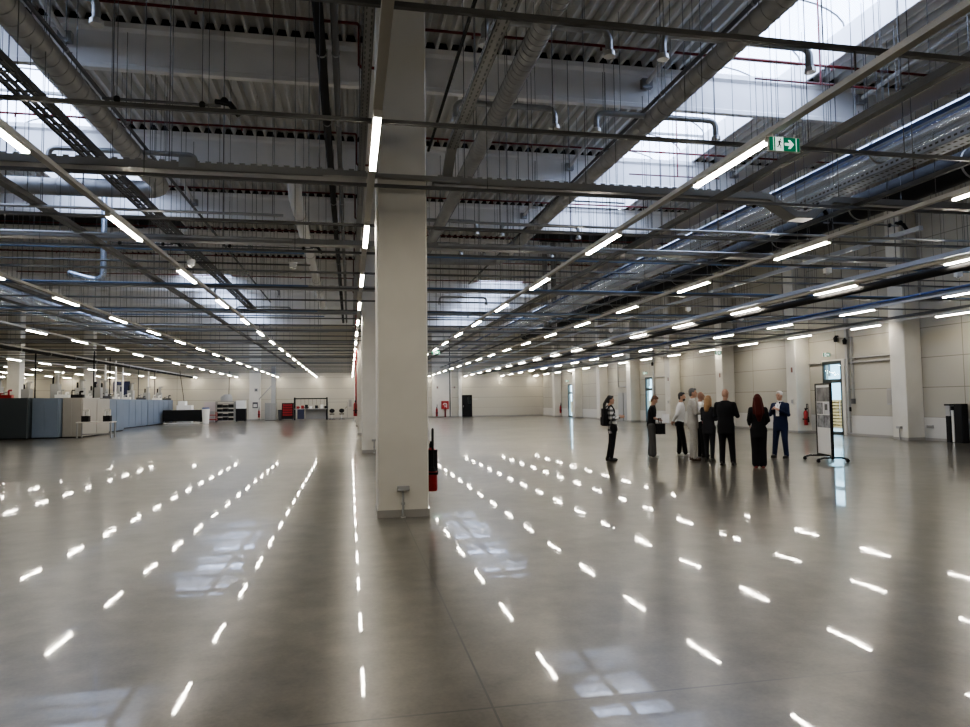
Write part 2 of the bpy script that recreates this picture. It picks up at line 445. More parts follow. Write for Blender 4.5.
def lamp_far():
    m = MB().box((-.035, -.735, .012), (.035, .735, .05), 0).box((-.03, -.72, -.010), (.03, .72, .012), 1)
    o = m.build('ceiling_lamp', [M['trunk'], M['lamp']]); o.location = (0, 0, LZ); o['category'] = 'lamp'; return o
near0, far0 = lamp_near(), lamp_far(); used = {'n': False, 'f': False}
for key, x, n0, desc in ROWS:
    k = 0
    for n in range(n0, 17):
        y = 6.76 + PITCH * n
        if n == 16: y -= .1
        src, fl = (near0, 'n') if n < 5 else (far0, 'f')
        if n < 0:  # rows carried on out of view, added to light the near column and floor
            lab = 'unseen lit strip lamp added before the first seen one, ' + desc
        else:
            lab = ORD[k] + ' lit strip lamp from the near end, ' + desc; k += 1
        grp = 'strip lamps, ' + desc
        if not used[fl]:
            used[fl] = True; src.location = (x, y, LZ); src['label'] = lab; src['group'] = grp
        else: dup(src, (x, y, LZ), lab, grp)
    y0 = 1.0 if n0 <= 0 else 6.76 + PITCH * n0 - 5.5
    t = empty('lighting_trunking', (x, y0, LZ + .05), 'long pale trunking rail carrying strip lamps, ' + desc, 'lighting rail')
    MB().box((-.04, 0, 0), (.04, YF - y0, .055)).build('rail_profile', M['trunk'], t)
    for j in range(int((YF - y0) / 4.16)):
        yy = 4.82 + 4.16 * j - y0
        if yy > 0 and j < 12: rod(t, 0, yy, .055, .26, .008, 'suspension_bracket')

# ------------------------------------------------------------------ cross rails, trays, small pipes
def cross(name, label, cat, y, z, x0, x1, hw, hh, m, rods, group=None, rodtop=9.55, lips=False, ph=0.0):
    r = empty(name, (0, y, z), label, cat, group)
    mb = MB()
    if lips:
        mb.box((x0, -hw, -hh), (x1, hw, -hh + .008)).box((x0, -hw, -hh), (x1, -hw + .008, hh)).box((x0, hw - .008, -hh), (x1, hw, hh))
        n = int((x1 - x0) / .3)
        for i in range(n): mb.box((x0 + i * .3, -hw - .004, .035), (x0 + i * .3 + .14, -hw, .056))
    else:
        mb.box((x0, -hw, -hh), (x1, hw, hh))
    mb.build('channel', M[m], r)
    if rods:
        x = x0 + ph
        while x < x1:
            if not (-.1 < x < 1.2) : rod(r, x, 0, hh, rodtop - z)
            x += rods
    return r
def xr(y):  # widths the photograph shows at that depth
    return max(-38.0, -.62 * y - 2.5), min(19.3, 1.08 * y + 1.5)
i = 0
y = 4.82
while y < 66:
    a, b = xr(y)
    lab = (ORD[i] + ' dark cross rail from the camera, above the lamp rows') if i < 14 else 'dark cross rail deep in the hall above the lamp rows'
    cross('cross_rail', lab, 'rail', y, 4.36, a, b, .021, .02, 'rail', 4.3 if y < 45 else 0, 'dark cross rails', ph=random.random() * 2)
    y += 2.09; i += 1
for i, y in enumerate([14.05, 19.6, 24.9, 31.0, 37.0, 43.0, 49.0, 56.0]):
    a, b = xr(y)
    cross('cable_tray', ORD[i + 1] + ' steel cable tray crossing the hall from the camera', 'cable tray', y, 4.72, a, b, .13, .05, 'tray', 3.6 if y < 40 else 0, 'steel cross cable trays', lips=True, ph=random.random())
# the first cross tray: one run on each side of the nearest column, dipping under the duct bundle
def first_tray(pl, y, label, rods):
    t = empty('cable_tray', (0, y, 4.6), label, 'cable tray', 'steel cross cable trays')
    mb = MB(); hw = .13
    for (xa, za), (xb, zb) in zip(pl, pl[1:]):
        for (ya, yb, dz0, dz1) in ((-hw, hw, -.05, -.042), (-hw, -hw + .008, -.05, .05), (hw - .008, hw, -.05, .05)):
            mb.add([(xa, ya, za + dz0), (xb, ya, zb + dz0), (xb, yb, zb + dz0), (xa, yb, za + dz0), (xa, ya, za + dz1), (xb, ya, zb + dz1), (xb, yb, zb + dz1), (xa, yb, za + dz1)],
                   [(0, 3, 2, 1), (4, 5, 6, 7), (0, 1, 5, 4), (1, 2, 6, 5), (2, 3, 7, 6), (3, 0, 4, 7)])
    x = pl[0][0] + .05
    while x < pl[1][0] - .2: mb.box((x, -hw - .003, .05), (x + .07, -hw + .005, .07)); x += .14
    mb.build('channel', M['tray'], t)
    for x in rods: rod(t, x, 0, .05, 4.95)
    return t
t = first_tray([(-8.6, 0), (.22, 0)], 9.45, 'first steel cable tray from the camera on the machine side of the nearest column', (-7.7, -5.9, -4.1, -2.3, -.4))
for x in (-6.2, -2.05): MB().box((x - .1, -.15, -.02), (x + .1, -.14, .11)).build('joint_plate', M['galv'], t)
t = first_tray([(1.15, 0), (6.3, 0), (6.75, -.26), (7.05, -.26), (7.4, 0), (12, 0)], 9.52, 'first steel cable tray from the camera on the door side, dipping under the ducts', (1.6, 3.4, 5.3, 7.6, 9.4, 11.2))
cross('mounting_rail', 'short dark rail fixed across the face of the nearest column', 'rail', 9.29, 4.58, -.35, 1.5, .04, .028, 'tray', 0)
PIPE_Y = [(10.9, 4.42, 'galv', 'grey'), (12.5, 4.42, 'galv', 'grey'), (13.1, 4.85, 'rail', 'dark'), (15.9, 4.9, 'bluepale', 'pale blue'), (17.45, 4.42, 'bluepale', 'pale blue'),
          (18.3, 5.1, 'rail', 'dark'), (22.2, 4.42, 'bluepale', 'pale blue'), (26.6, 4.42, 'galv', 'grey'), (28.3, 5.0, 'bluepale', 'pale blue'), (33.6, 4.9, 'galv', 'grey'), (39.0, 4.8, 'galv', 'grey')]
cnt = {}
for y, z, m, cn in PIPE_Y:
    a, b = xr(y); cnt[cn] = cnt.get(cn, 0) + 1
    for (p, q, side) in ((a, -1.0, 'machine'), (1.6, b, 'door')):
        r = empty('service_pipe', ((p + q) / 2, y, z), '%s thin %s service pipe crossing overhead on the %s side, from the camera' % (ORD[cnt[cn] - 1], cn, side), 'pipe', 'thin cross pipes')
        MB().tube([(p - (p + q) / 2, 0, 0), (q - (p + q) / 2, 0, 0)], .022, 8).build('pipe_run', M[m], r, smooth=50)
        x = p + 1.3
        while x < q:
            rod(r, x - (p + q) / 2, 0, .02, 9.5 - z); x += 3.4

# short arms with a black valve hanging from wires
def valve_arm(x, y, z, L, label):
    r = empty('supply_arm', (x, y, z), label, 'pipe arm', 'thin supply arms with black valves')
    MB().tube([(0, 0, 0), (L, 0, 0)], .016, 6).build('arm', M['cable'], r, smooth=50)
    MB().tube([(L - .06, 0, .05), (L + .1, 0, .03), (L + .2, 0, -.10)], [.03, .035, .03], 8).ball((L + .04, 0, .06), .045, 8).build('valve', M['black'], r, smooth=50)
    for fx in (.15, L - .2): MB().ball((fx, 0, 0), .04, 8).build('coupling', M['black'], r, smooth=50); rod(r, fx, 0, .02, 9.5 - z, .004)
valve_arm(-2.70, 8.2, 4.95, 1.25, 'thin supply arm with black valve, nearest one on the machine side')
valve_arm(-5.2, 7.5, 4.75, 1.2, 'thin supply arm with black valve in front of the rooflight')
valve_arm(-2.7, 15.6, 4.95, 1.9, 'thin supply arm with black valve behind the first cross tray')
valve_arm(-4.9, 15.6, 4.95, 1.2, 'thin supply arm with black valve beyond the large bent duct')
valve_arm(6.4, 10.2, 4.7, 1.3, 'thin supply arm with black valve below the silver ducts')
valve_arm(8.6, 11.2, 4.75, 1.6, 'thin supply arm with black valve beside the perforated tray')

# ------------------------------------------------------------------ ducts along the hall
def duct(name, label, pts, r, m, ring=None, rodx=None, zt=9.1, n=20, cat='duct'):
    o = Vector(pts[0]); P = [Vector(p) - o for p in pts]
    root = empty(name, o, label, cat)
    mb = MB().tube(P, r, n)
    if ring:
        for a, b in zip(P, P[1:]):
            L = (b - a).length; d = (b - a) / L; k = int(L / ring)
            if L < 2: continue
            for i in range(1, k):
                c = a + d * (ring * i); mb.tube([c - d * .006, c + d * .006], r + .007, n)
    mb.build('duct_body', M[m], root, smooth=40)
    for a, b in zip(P, P[1:]):
        L = (b - a).length
        if L < 3: continue
        d = (b - a) / L; k = int(L / 3.0)
        for i in range(1, k + 1):
            c = a + d * (3.0 * i - 1.2)
            if zt: MB().tube([c - d * .02, c + d * .02], r + .010, n).build('clamp_ring', M['duct_dark'], root, smooth=40)
            if zt: rod(root, c.x, c.y, c.z + r, zt - o.z, .007)
    return root
def bend(pts, k=6, R=.5):
    """round the inner corners of a polyline"""
    P = [Vector(p) for p in pts]; out = [P[0]]
    for i in range(1, len(P) - 1):
        a = (P[i - 1] - P[i]).normalized(); b = (P[i + 1] - P[i]).normalized()
        s, e = P[i] + a * R, P[i] + b * R
        for j in range(k + 1):
            t = j / k; out.append(s * (1 - t) ** 2 + P[i] * 2 * t * (1 - t) + e * t ** 2)
    out.append(P[-1]); return out
def duct2(name, label, pts, r, m, R=.5, ring=None, zt=9.1, cat='duct', n=20):
    return duct(name, label, bend(pts, 6, R), r, m, ring, None, zt, n, cat)
duct2('spiral_duct', 'dark spiral duct running away just beside the nearest column', [(2.80, 4, 7.0), (2.72, 26.4, 7.0)], .17, 'duct_dark', ring=.16)
duct2('spiral_duct', 'dark spiral duct running away beneath the rooflight, ending in a bend', [(5.86, 4, 7.0), (5.74, 26.3, 7.0), (2.7, 26.4, 7.0)], .17, 'duct_dark', ring=.30, R=.6)
duct2('spiral_duct', 'large grey spiral duct bending away under the rooflight on the machine side', [(-4.63, 5, 7.0), (-4.63, 18.7, 7.0), (-16.0, 18.7, 7.0)], .21, 'duct_dark', ring=.30, R=.7)
duct2('extract_duct', 'bright vertical spiral duct with a bent foot behind the bent grey duct', [(-8.75, 27.0, 9.4), (-8.75, 27.0, 6.0), (-9.9, 27.0, 6.3)], .11, 'silver', R=.45, zt=None)
duct2('extract_duct', 'dark vertical duct behind the second rooflight gap, first of two', [(9.55, 33.0, 9.4), (9.55, 33.0, 5.2)], .13, 'duct_dark', zt=None)
duct2('extract_duct', 'dark vertical duct behind the second rooflight gap, second of two', [(10.0, 33.0, 9.4), (10.0, 33.0, 5.2)], .13, 'duct_dark', zt=None)
duct2('insulated_pipe', 'fat white insulated pipe hanging above the row of middle columns', [(-1.55, 20.3, 7.95), (-1.57, 20.7, 7.6), (-1.66, 47, 7.6)], .2, 'white_pipe', R=.2, cat='pipe')
duct2('drain_pipe', 'thick black pipe beside the middle columns, machine side', [(-.47, 7, 7.5), (-.47, 52, 7.5)], .083, 'black', cat='pipe', n=12)
duct2('drain_pipe', 'thinner black pipe hugging the middle columns', [(-.23, 7, 7.5), (-.23, 52, 7.5)], .06, 'dkgrey', cat='pipe', n=12)
duct2('conduit', 'thin black conduit running away above the spiral duct beside the nearest column', [(1.04, 3.5, 4.9), (1.04, 9.1, 4.9)], .018, 'black', cat='pipe', zt=9.5, n=8)
duct2('conduit', 'dark pipe following the spiral duct under the rooflight', [(5.77, 4, 7.25), (5.70, 33, 7.25)], .035, 'cable', cat='pipe', n=8)
duct2('conduit', 'dark pipe following the large bent duct on the machine side', [(-4.45, 4, 7.2), (-4.35, 40, 7.2)], .035, 'cable', cat='pipe', n=8)
duct2('silver_duct', 'bright silver round duct beside the blue pipe', [(9.5, 3, 6.0), (9.5, 40, 6.0)], .22, 'silver', cat='duct', n=24)
duct2('silver_duct', 'bright silver round duct beyond the first one, above the perforated tray', [(10.0, 3, 5.97), (10.0, 40, 5.97)], .22, 'silver', cat='duct', n=24)
duct2('compressed_air_pipe', 'blue pipe running along the edge of the silver ducts', [(9.0, 3, 5.92), (9.0, 58, 5.92)], .04, 'bluepipe', cat='pipe', n=10)
duct2('insulated_pipe', 'wide black insulated pipe high above the second door-side lamp row', [(11.55, 3, 5.9), (11.55, 45, 5.9)], .3, 'black', cat='pipe', n=20)
duct2('insulated_pipe', 'slim black insulated pipe just under the third door-side lamp row', [(11.46, 4, 3.985), (11.46, 62, 3.985)], .09, 'black', cat='pipe', zt=None, n=12)
duct2('compressed_air_pipe', 'blue pipe above the fourth door-side lamp row', [(14.98, 8, 4.24), (14.98, 64, 4.24)], .035, 'bluepipe', cat='pipe', zt=9.4, n=8)
duct2('black_pipe', 'black pipe on the machine side beneath the fourth lamp row', [(-13.85, 22, 3.98), (-13.85, 66, 3.98)], .07, 'black', cat='pipe', zt=4.3, n=12)
duct2('silver_duct', 'silver duct slanting through the pipes on the machine side', [(-11.9, 14, 5.6), (-11.9, 48, 5.6)], .22, 'silver', cat='duct', n=16)
duct2('silver_duct', 'second silver duct on the machine side, farther from the columns', [(-12.6, 14, 5.5), (-12.6, 48, 5.5)], .22, 'silver', cat='duct', n=16)

def long_channel(name, label, x, z, y0, y1, hw, hh, m, rods=3.0, cat='cable tray', open_=True, slots=None, zt=9.3):
    r = empty(name, (x, y0, z), label, cat); mb = MB(); L = y1 - y0
    if open_:
        mb.box((-hw, 0, -hh), (hw, L, -hh + .008)).box((-hw, 0, -hh), (-hw + .008, L, hh)).box((hw - .008, 0, -hh), (hw, L, hh))
    else: mb.box((-hw, 0, -hh), (hw, L, hh))
    if slots:
        sb = mb; yy = .1
        while yy < min(L, slots):
            for sx in (-hw * .6, hw * .35): sb.box((sx, yy + (.05 if sx > 0 else 0), -hh - .004), (sx + hw * .22, yy + .045 + (.05 if sx > 0 else 0), -hh + .001), 1)
            sb.box((-hw - .003, yy, -hh * .2), (-hw + .001, yy + .05, hh * .3), 1)
            yy += .10
    mb.build('channel', [M[m], M['dkgrey']], r)
    if rods:
        yy = 1.2
        while yy < min(L, 40):
            rod(r, 0, yy, hh, zt - z); yy += rods
    return r
long_channel('cable_tray', 'perforated tray running away beside the nearest column towards the first cross tray', 1.33, 4.9, 3, 8.9, .065, .035, 'tray', slots=5.8)
tr = MB().add([(1.265, 8.9, 4.865), (1.395, 8.9, 4.865), (1.395, 9.38, 4.62), (1.265, 9.38, 4.62), (1.265, 8.9, 4.935), (1.395, 8.9, 4.935), (1.395, 9.38, 4.70), (1.265, 9.38, 4.70)],
              [(0, 3, 2, 1), (4, 5, 6, 7), (0, 1, 5, 4), (1, 2, 6, 5), (2, 3, 7, 6), (3, 0, 4, 7)]).build('tray_ramp', M['tray'], origin=(1.33, 9.1, 4.7))
tag(tr, 'short sloping tray piece joining the perforated tray to the first cross tray', 'cable tray')
long_channel('cable_tray', 'narrow perforated tray running along the machine side of the middle girder', .175, 5.0, 3, 40, .05, .035, 'tray', slots=9, rods=4)
r = empty('cable_ladder', (-4.5, 5, 6), 'wide dark cable ladder under the rooflight on the machine side', 'cable tray')
for q in (-1, 1): MB().box((q * .17 - .008, 0, -.05), (q * .17 + .008, 29, .05)).build('side_rail', M['rail'], r)
for k in range(96): MB().box((-.162, .15 + k * .3, -.045), (.162, .18 + k * .3, -.025)).build('rung', M['rail'], r)
for k in range(10): rod(r, -.17, 1 + 2.9 * k, .05, 3.3)
for k in range(5):
    c = MB().tube([(-4.62 + .06 * k, 5, 5.97 + .012 * (k % 2)), (-4.62 + .06 * k, 34, 5.97 + .012 * (k % 2))], .018, 6).build('power_cable', M['cable'], origin=(-4.5, 5, 6), smooth=50)
    tag(c, ORD[k] + ' dark cable across the width of the cable ladder, from the machine side', 'cable', 'cables lying in the ladder')
long_channel('cable_channel', 'grey cable channel running away under the bent duct on the machine side', -4.48, 4.5, 4, 60, .06, .04, 'rail', open_=False)
long_channel('cable_channel', 'grey mounting channel between first and second door-side lamp rows', 5.37, 4.5, 3, 60, .045, .04, 'rail', open_=False)
long_channel('rectangular_duct', 'flat beige rectangular duct next to the silver ducts', 8.78, 6.2, 3, 55, .23, .06, 'beige', cat='duct', open_=False, zt=8.6)
long_channel('cable_tray', 'perforated tray hanging under the silver ducts', 8.05, 4.98, 3, 45, .17, .055, 'chan_blue', slots=12)
long_channel('cable_channel', 'pale bluish channel that begins beside the door-side ducts', 9.93, 4.5, 10.4, 60, .04, .04, 'chan_blue', open_=False)
long_channel('cable_channel', 'pale bluish channel along the third door-side lamp row', 11.2, 4.2, 5, 64, .06, .045, 'chan_blue', open_=False)
long_channel('cable_channel', 'pale bluish channel along the fourth door-side lamp row', 15.1, 4.17, 8, 64, .05, .04, 'chan_blue', open_=False)
long_channel('cable_channel', 'dark channel along the lamp row nearest the door wall', 18.5, 4.24, 10, 66, .06, .04, 'rail', open_=False)
long_channel('cable_channel', 'dark thin rail above the second door-side lamp row', 7.75, 4.5, 4, 60, .03, .03, 'rail', open_=False)
long_channel('cable_channel', 'dark channel under the pipes beyond the second machine-side row', -8.12, 4.5, 12, 62, .06, .04, 'rail', open_=False)
long_channel('cable_tray', 'tray on the machine side above the third lamp row', -10.5, 4.9, 14, 62, .15, .05, 'tray')
long_channel('cable_channel', 'grey channel halfway between second and third machine-side rows', -9.2, 5.0, 12, 62, .05, .05, 'galv', open_=False)

# cross branches with drooping outlets on the ducts
def branch(x0, x1, y, label, z=7.0, r=.055):
    rt = empty('branch_duct', ((x0 + x1) / 2, y, z), label, 'duct', 'cross branches with drooping outlets'); c = (x0 + x1) / 2; h = (x1 - x0) / 2
    MB().tube(bend([(-h, 0, -.3), (-h, 0, .05), (h, 0, .05), (h, 0, -.3)], 5, .16), r, 12).build('branch_pipe', M['galv'], rt, smooth=50)
    for s in (-1, 1):
        MB().loft([((s * h, 0, -.34), r + .035, r + .035), ((s * h, 0, -.27), r + .03, r + .03), ((s * h, 0, -.25), r + .005, r + .005)], 12).build('outlet', M['steel_bright'], rt, smooth=40)
    for s in (-.6, .6): rod(rt, s * h, 0, .1, 2.1, .005)
for i, y in enumerate((9.55, 12.35, 20.7, 23.75)): branch(1.92, 3.82, y, ORD[i] + ' drooping-outlet branch from the camera on the duct beside the nearest column')
for i, y in enumerate((9.5, 12.38, 20.85, 23.8, 36.1, 42.0)): branch(4.66, 7.16, y, ORD[i] + ' drooping-outlet branch from the camera on the duct under the rooflight')
for i, y in enumerate((9.9, 16.0, 24.5, 34.5, 41.0)): branch(-6.3, -3.35, y, ORD[i] + ' drooping-outlet branch from the camera on the machine side')

# sprinkler mains in front of the beams: they duck under the girder
for i, by in enumerate(BY[:6]):
    y = by - 1.15
    r = empty('sprinkler_pipe', (0, y, 9.4), ORD[i] + ' dark red sprinkler pipe from the camera, in front of a roof beam', 'pipe', 'red sprinkler pipes')
    MB().tube([(-19, 0, 0), (.16, 0, 0), (.20, 0, -.04), (.20, 0, -.88), (.24, 0, -.92), (1.40, 0, -.92), (1.44, 0, -.88), (1.44, 0, -.04), (1.48, 0, 0), (19.2, 0, 0)], .033, 8).build('pipe_run', M['red'], r, smooth=50)
    for x in [-17.5 + 2.9 * k for k in range(6)] + [2.6 + 2.9 * k for k in range(6)]:
        MB().tube([(x, 0, -.03), (x, 0, -.1)], [.02, .03], 6).build('sprinkler_head', M['red'], r, smooth=50)
# drop pipes for the sprinklers under the rooflights
for (x, y, nm) in ((10.2, 13.2, 'nearer'), (10.0, 19.6, 'farther')):
    r = MB().tube([(x, y, 8.4), (x, y, 10.6)], .02, 6).tube([(x - 1.6, y, 8.42), (x + 1.4, y, 8.42)], .02, 6).build('sprinkler_drop', M['red'], origin=(x, y, 8.4), smooth=50)
    tag(r, 'thin red sprinkler drop hanging in the door-side rooflight, %s one' % nm, 'pipe')

# roof drain pipes that come out of the beams
for (x, y, z, dx, nm) in ((7.05, 15.35, 9.15, .0, 'first beam under the door-side deck'), (7.05, 21.37, 9.15, 0, 'second beam on the door side'), (7.05, 27.4, 9.15, 0, 'third beam on the door side'),
                          (-5.75, 15.35, 9.15, 0, 'first beam on the machine side'), (-5.75, 27.4, 9.15, 0, 'third beam on the machine side'), (12.96, 15.35, 9.2, 0, 'first beam beside the beige duct'),
                          (12.96, 21.37, 9.2, 0, 'second beam beside the beige duct')):
    r = empty('roof_drain', (x, y, z), 'grey drain tube with collar on the face of the ' + nm, 'pipe', 'drain tubes on the roof beams')
    MB().tube([(0, -.1, 0), (.05, -3.6, .33)], .055, 10).build('tube', M['white_pipe'], r, smooth=50)
    MB().box((-.13, -.14, -.12), (.13, 0, .1)).build('collar', M['galv'], r)
    for k in (-.16, 0, .16): rod(r, k, -.16, -1.6 if k else -4.4, -.2 - abs(k), .007)

# ceiling sensors on the rails
for i, (x, y) in enumerate([(10.17, 13.18), (13.5, 13.18), (10.14, 19.45), (10.09, 25.7), (13.2, 21.54), (-6.9, 14.05), (-3.0, 14.05), (-1.1, 14.05)]):
    s = empty('motion_sensor', (x, y, 4.25), ORD[i] + ' small white sensor box on the overhead rails, counted from the door side', 'sensor', 'white sensor boxes')
    MB().box((-.07, -.05, -.04), (.07, .05, .07)).build('sensor_body', M['white'], s); MB().ball((0, 0, -.04), .045, 8).build('sensor_lens', M['white'], s, smooth=60)

# ------------------------------------------------------------------ signs, doors and wall fittings
def exit_sign(x, y, z, w, h, label, stems=0, arm=0):
    """green escape sign facing the camera side (-Y): running figure and arrow"""
    r = empty('exit_sign', (x, y, z), label, 'sign')
    MB().box((-w / 2, 0, -h / 2), (w / 2, .03, h / 2)).build('sign_box', M['white'], r)
    MB().box((-w / 2 + .006, -.003, -h / 2 + .006), (w / 2 - .006, 0, h / 2 - .006)).build('sign_face', M['green_sign'], r)
    d = MB(); a, b = -.006, -.0031
    for u in (-.37, .365): MB().box((w * u, a, -h * .46), (w * (u + .015), b, h * .46)).build('white_stripe', M['white_sign'], r)
    d.box((-w * .30, a, -h * .46), (-w * .05, b, h * .46))
    d.build('pictogram_field', M['white_sign'], r)
    g = MB(); cx = w * .15; q = h
    g.add([(cx + q * x1, -.006, q * z1) for x1, z1 in ((-.36, -.09), (.02, -.09), (-.12, -.30), (.06, -.30), (.34, 0), (.06, .30), (-.12, .30), (.02, .09), (-.36, .09))],
          [(0, 1, 7, 8), (1, 2, 3, 4), (1, 4, 7), (7, 4, 5, 6)])
    g.build('arrow', M['white_sign'], r)
    f = MB(); c = -w * .175; q = h * .95
    def P(u, v): return (c + u * q, -.008, v * q)
    def seg(p0, p1, t):
        (u0, v0), (u1, v1) = p0, p1; L = sqrt((u1 - u0) ** 2 + (v1 - v0) ** 2); nx, nz = -(v1 - v0) / L * t / 2, (u1 - u0) / L * t / 2
        f.add([P(u0 + nx, v0 + nz), P(u1 + nx, v1 + nz), P(u1 - nx, v1 - nz), P(u0 - nx, v0 - nz)], [(0, 1, 2, 3)])
    f.add([P(.08 + .06 * cos(t * pi / 5), .33 + .06 * sin(t * pi / 5)) for t in range(10)], [tuple(range(10))])
    seg((.03, .24), (-.03, -.02), .13); seg((.03, .2), (.17, .08), .06); seg((.0, .2), (-.15, .1), .06)
    seg((-.03, -.02), (.1, -.14), .08); seg((.1, -.14), (.08, -.34), .07); seg((-.04, -.02), (-.1, -.2), .08); seg((-.1, -.2), (-.24, -.22), .07)
    f.build('running_figure', M['frame_dark'], r)
    if stems:
        for sx in (-w * .35, w * .35): MB().tube([(sx, .015, h / 2), (sx, .015, h / 2 + stems)], .006, 6).build('stem', M['white'], r)
    if arm: MB().tube([(w / 2, .015, 0), (w / 2 + arm, .015, 0)], .012, 6).build('wall_arm', M['grey'], r)
    return r
exit_sign(4.165, 5.94, 3.995, .335, .145, 'green escape sign with arrow hanging at the near end of a lit strip lamp', stems=.04)
exit_sign(4.05, 33.0, 3.9, .40, .2, 'small green escape sign far along the first door-side lamp row', stems=.1)
exit_sign(18.1, 31.7, 3.80, .34, .2, 'green escape sign hanging under the lamp row of the door wall', stems=.2)
for i, (a, b) in enumerate(DOORS): exit_sign(19.18, (a + b) / 2 - .1, 3.26, .34, .17, 'green escape sign above the %s glass door from the camera' % ORD[i], arm=.16)

for i, (a, b) in enumerate(DOORS):
    d = struct(MB().box((XR - .03, a, 0), (XR + .05, a + .11, 3.0)).box((XR - .03, b - .11, 0), (XR + .05, b, 3.0)).box((XR - .03, a, 2.86), (XR + .05, b, 3.0))
               .box((XR - .03, a, 2.10), (XR + .05, b, 2.26)).box((XR - .03, a, 0), (XR + .05, b, .12)).build('door_%d' % (i + 1), M['frame_dark']))
    MB().box((XR + .005, a + .1, .12), (XR + .02, b - .1, 2.1)).build('door_pane', M['glass'], d)
    MB().box((XR + .005, a + .1, 2.26), (XR + .02, b - .1, 2.86)).build('transom_pane', M['glass'], d)
    MB().tube([(XR - .03, a + .16, 1.0), (XR - .09, a + .16, 1.0), (XR - .09, a + .3, 1.0)], .012, 6).tube([(XR - .06, a + .17, .7), (XR - .06, a + .17, 1.35)], .012, 6).build('handle', M['steel_bright'], d)
    struct(MB().box((XR - .05, a - .16, 0), (XR, a, 3.06)).box((XR - .05, a, 3.0), (XR, b, 3.06)).build('trim_%d' % (i + 1), M['concrete_white']))
# outside, seen through the door glass
tag(MB().box((20.0, -20, -.25), (90, 130, -.2)).build('yard_ground', M['plinth']), None, None, kind='structure')
ob_ = empty('neighbour_building', (60, 60, -.2), 'pale neighbouring hall seen through the door glass', 'building')
MB().box((60, 20, -.2), (75, 170, 9), 0).build('facade', mat('pale_facade', (.55, .68, .70), .7), ob_, origin=ob_.location)
for k in range(14): MB().box((59.9, 24 + k * 9, 4.2), (60, 29 + k * 9, 6.2)).build('facade_window', M['dkgrey'], ob_, origin=ob_.location)
pal_m = mat('orange_timber', (.62, .36, .15), .7, noise=.2, nscale=2)
for k, (px_, py_) in enumerate(((27.5, 33.6), (27.6, 35.2), (32, 71), (32.2, 98))):
    p = empty('pallet_stack', (px_, py_, -.2), ('orange timber stack outside the first glass door, ' + ('nearer one' if k == 0 else 'farther one')) if k < 2 else 'orange timber stack outside the %s glass door' % ORD[k - 1], 'timber stack')
    sb = MB()
    for j in range(9): sb.box((-.7, -.75, j * .18), (.7, .75, j * .18 + .12))
    sb.build('boards', pal_m, p)
    for s in (-.6, 0, .6): MB().box((-.68, s - .06, .1), (.68, s + .06, 1.55)).build('bearer', mat('bearer_%d%d' % (k, int(s * 10)), (.4, .24, .1), .8), p)

# conduits, boxes and lamps on the door wall
def wall_box(name, label, y0, y1, z0, z1, dep, m, cat, part='front_plate', x=XR):
    r = empty(name, (x, (y0 + y1) / 2, (z0 + z1) / 2), label, cat); h = (y1 - y0) / 2; v = (z1 - z0) / 2
    MB().box((-dep, -h, -v), (0, h, v)).build('case', M[m], r)
    MB().box((-dep - .008, -h * .8, -v * .8), (-dep, h * .8, v * .8)).build(part, M[m if m != 'grey' else 'plinth'], r)
    return r
wall_box('control_box', 'slim grey control box on the door wall beside the nearest wall column', 22.0, 22.22, 1.22, 1.82, .09, 'grey', 'box')
wall_box('junction_box', 'small grey junction box beside the first glass door, upper one', 23.95, 24.1, 1.25, 1.45, .08, 'dkgrey', 'box')
wall_box('junction_box', 'small black push-button box beside the first glass door, lower one', 24.2, 24.34, .95, 1.12, .08, 'black', 'box')
for i, (yy, top, bot, lab) in enumerate(((24.28, 5.2, 0.1, 'thick grey cable duct rising beside the first glass door'), (24.0, 3.9, 1.45, 'thin grey conduit dropping to the junction box by the first glass door'),
                                         (42.2, 6.0, .1, 'thick grey cable duct rising beside the second glass door'), (58.9, 6.0, .1, 'thick grey cable duct rising beside the third glass door'))):
    o = (XR - .05, yy, bot)
    r = empty('wall_conduit', o, lab, 'conduit'); t_ = .06 if 'thick' in lab else .02
    MB().box((-.04, -t_, 0), (.05, t_, top - bot)).build('conduit_body', M['grey'], r)
    for zz in (.6, 1.6, 2.6):
        if zz < top - bot: MB().box((-.05, -t_ - .02, zz), (.05, t_ + .02, zz + .03)).build('clip', M['plinth'], r)
for i, (yy, z, y2, y3) in enumerate(((21.36, 3.04, 24.2, 0), (21.36, 2.86, 24.2, 0), (25.85, 2.93, 26.6, 0), (42.0, 2.95, 39.4, 0))):
    a, b = min(yy, y2), max(yy, y2)
    r = MB().tube([(XR - .06, a, z), (XR - .06, b, z)], .03, 8).build('wall_pipe', M['tray'], origin=(XR - .06, a, z), smooth=50)
    tag(r, ['upper pipe on the door wall between nearest column and first glass door', 'lower pipe on the door wall between nearest column and first glass door',
            'short pipe on the door wall between first glass door and second column', 'pipe on the door wall beside the second glass door'][i], 'pipe')
def flood(y, z, label):
    r = empty('flood_lamp', (XR - .12, y, z), label, 'lamp')
    MB().loft([((0, 0, -.1), .07, .07), ((0, 0, .06), .09, .09), ((0, 0, .12), .04, .04)], 10).build('lamp_head', M['black'], r, smooth=50)
    MB().box((-.02, -.02, .1), (.12, .02, .16)).build('bracket', M['black'], r)
flood(24.28, 3.72, 'black round spotlight on the cable duct beside the first glass door')
flood(24.8, 3.86, 'black round spotlight over the first glass door')
flood(42.2, 3.8, 'black round spotlight on the cable duct beside the second glass door')
flood(58.9, 3.9, 'black round spotlight on the cable duct beside the third glass door')
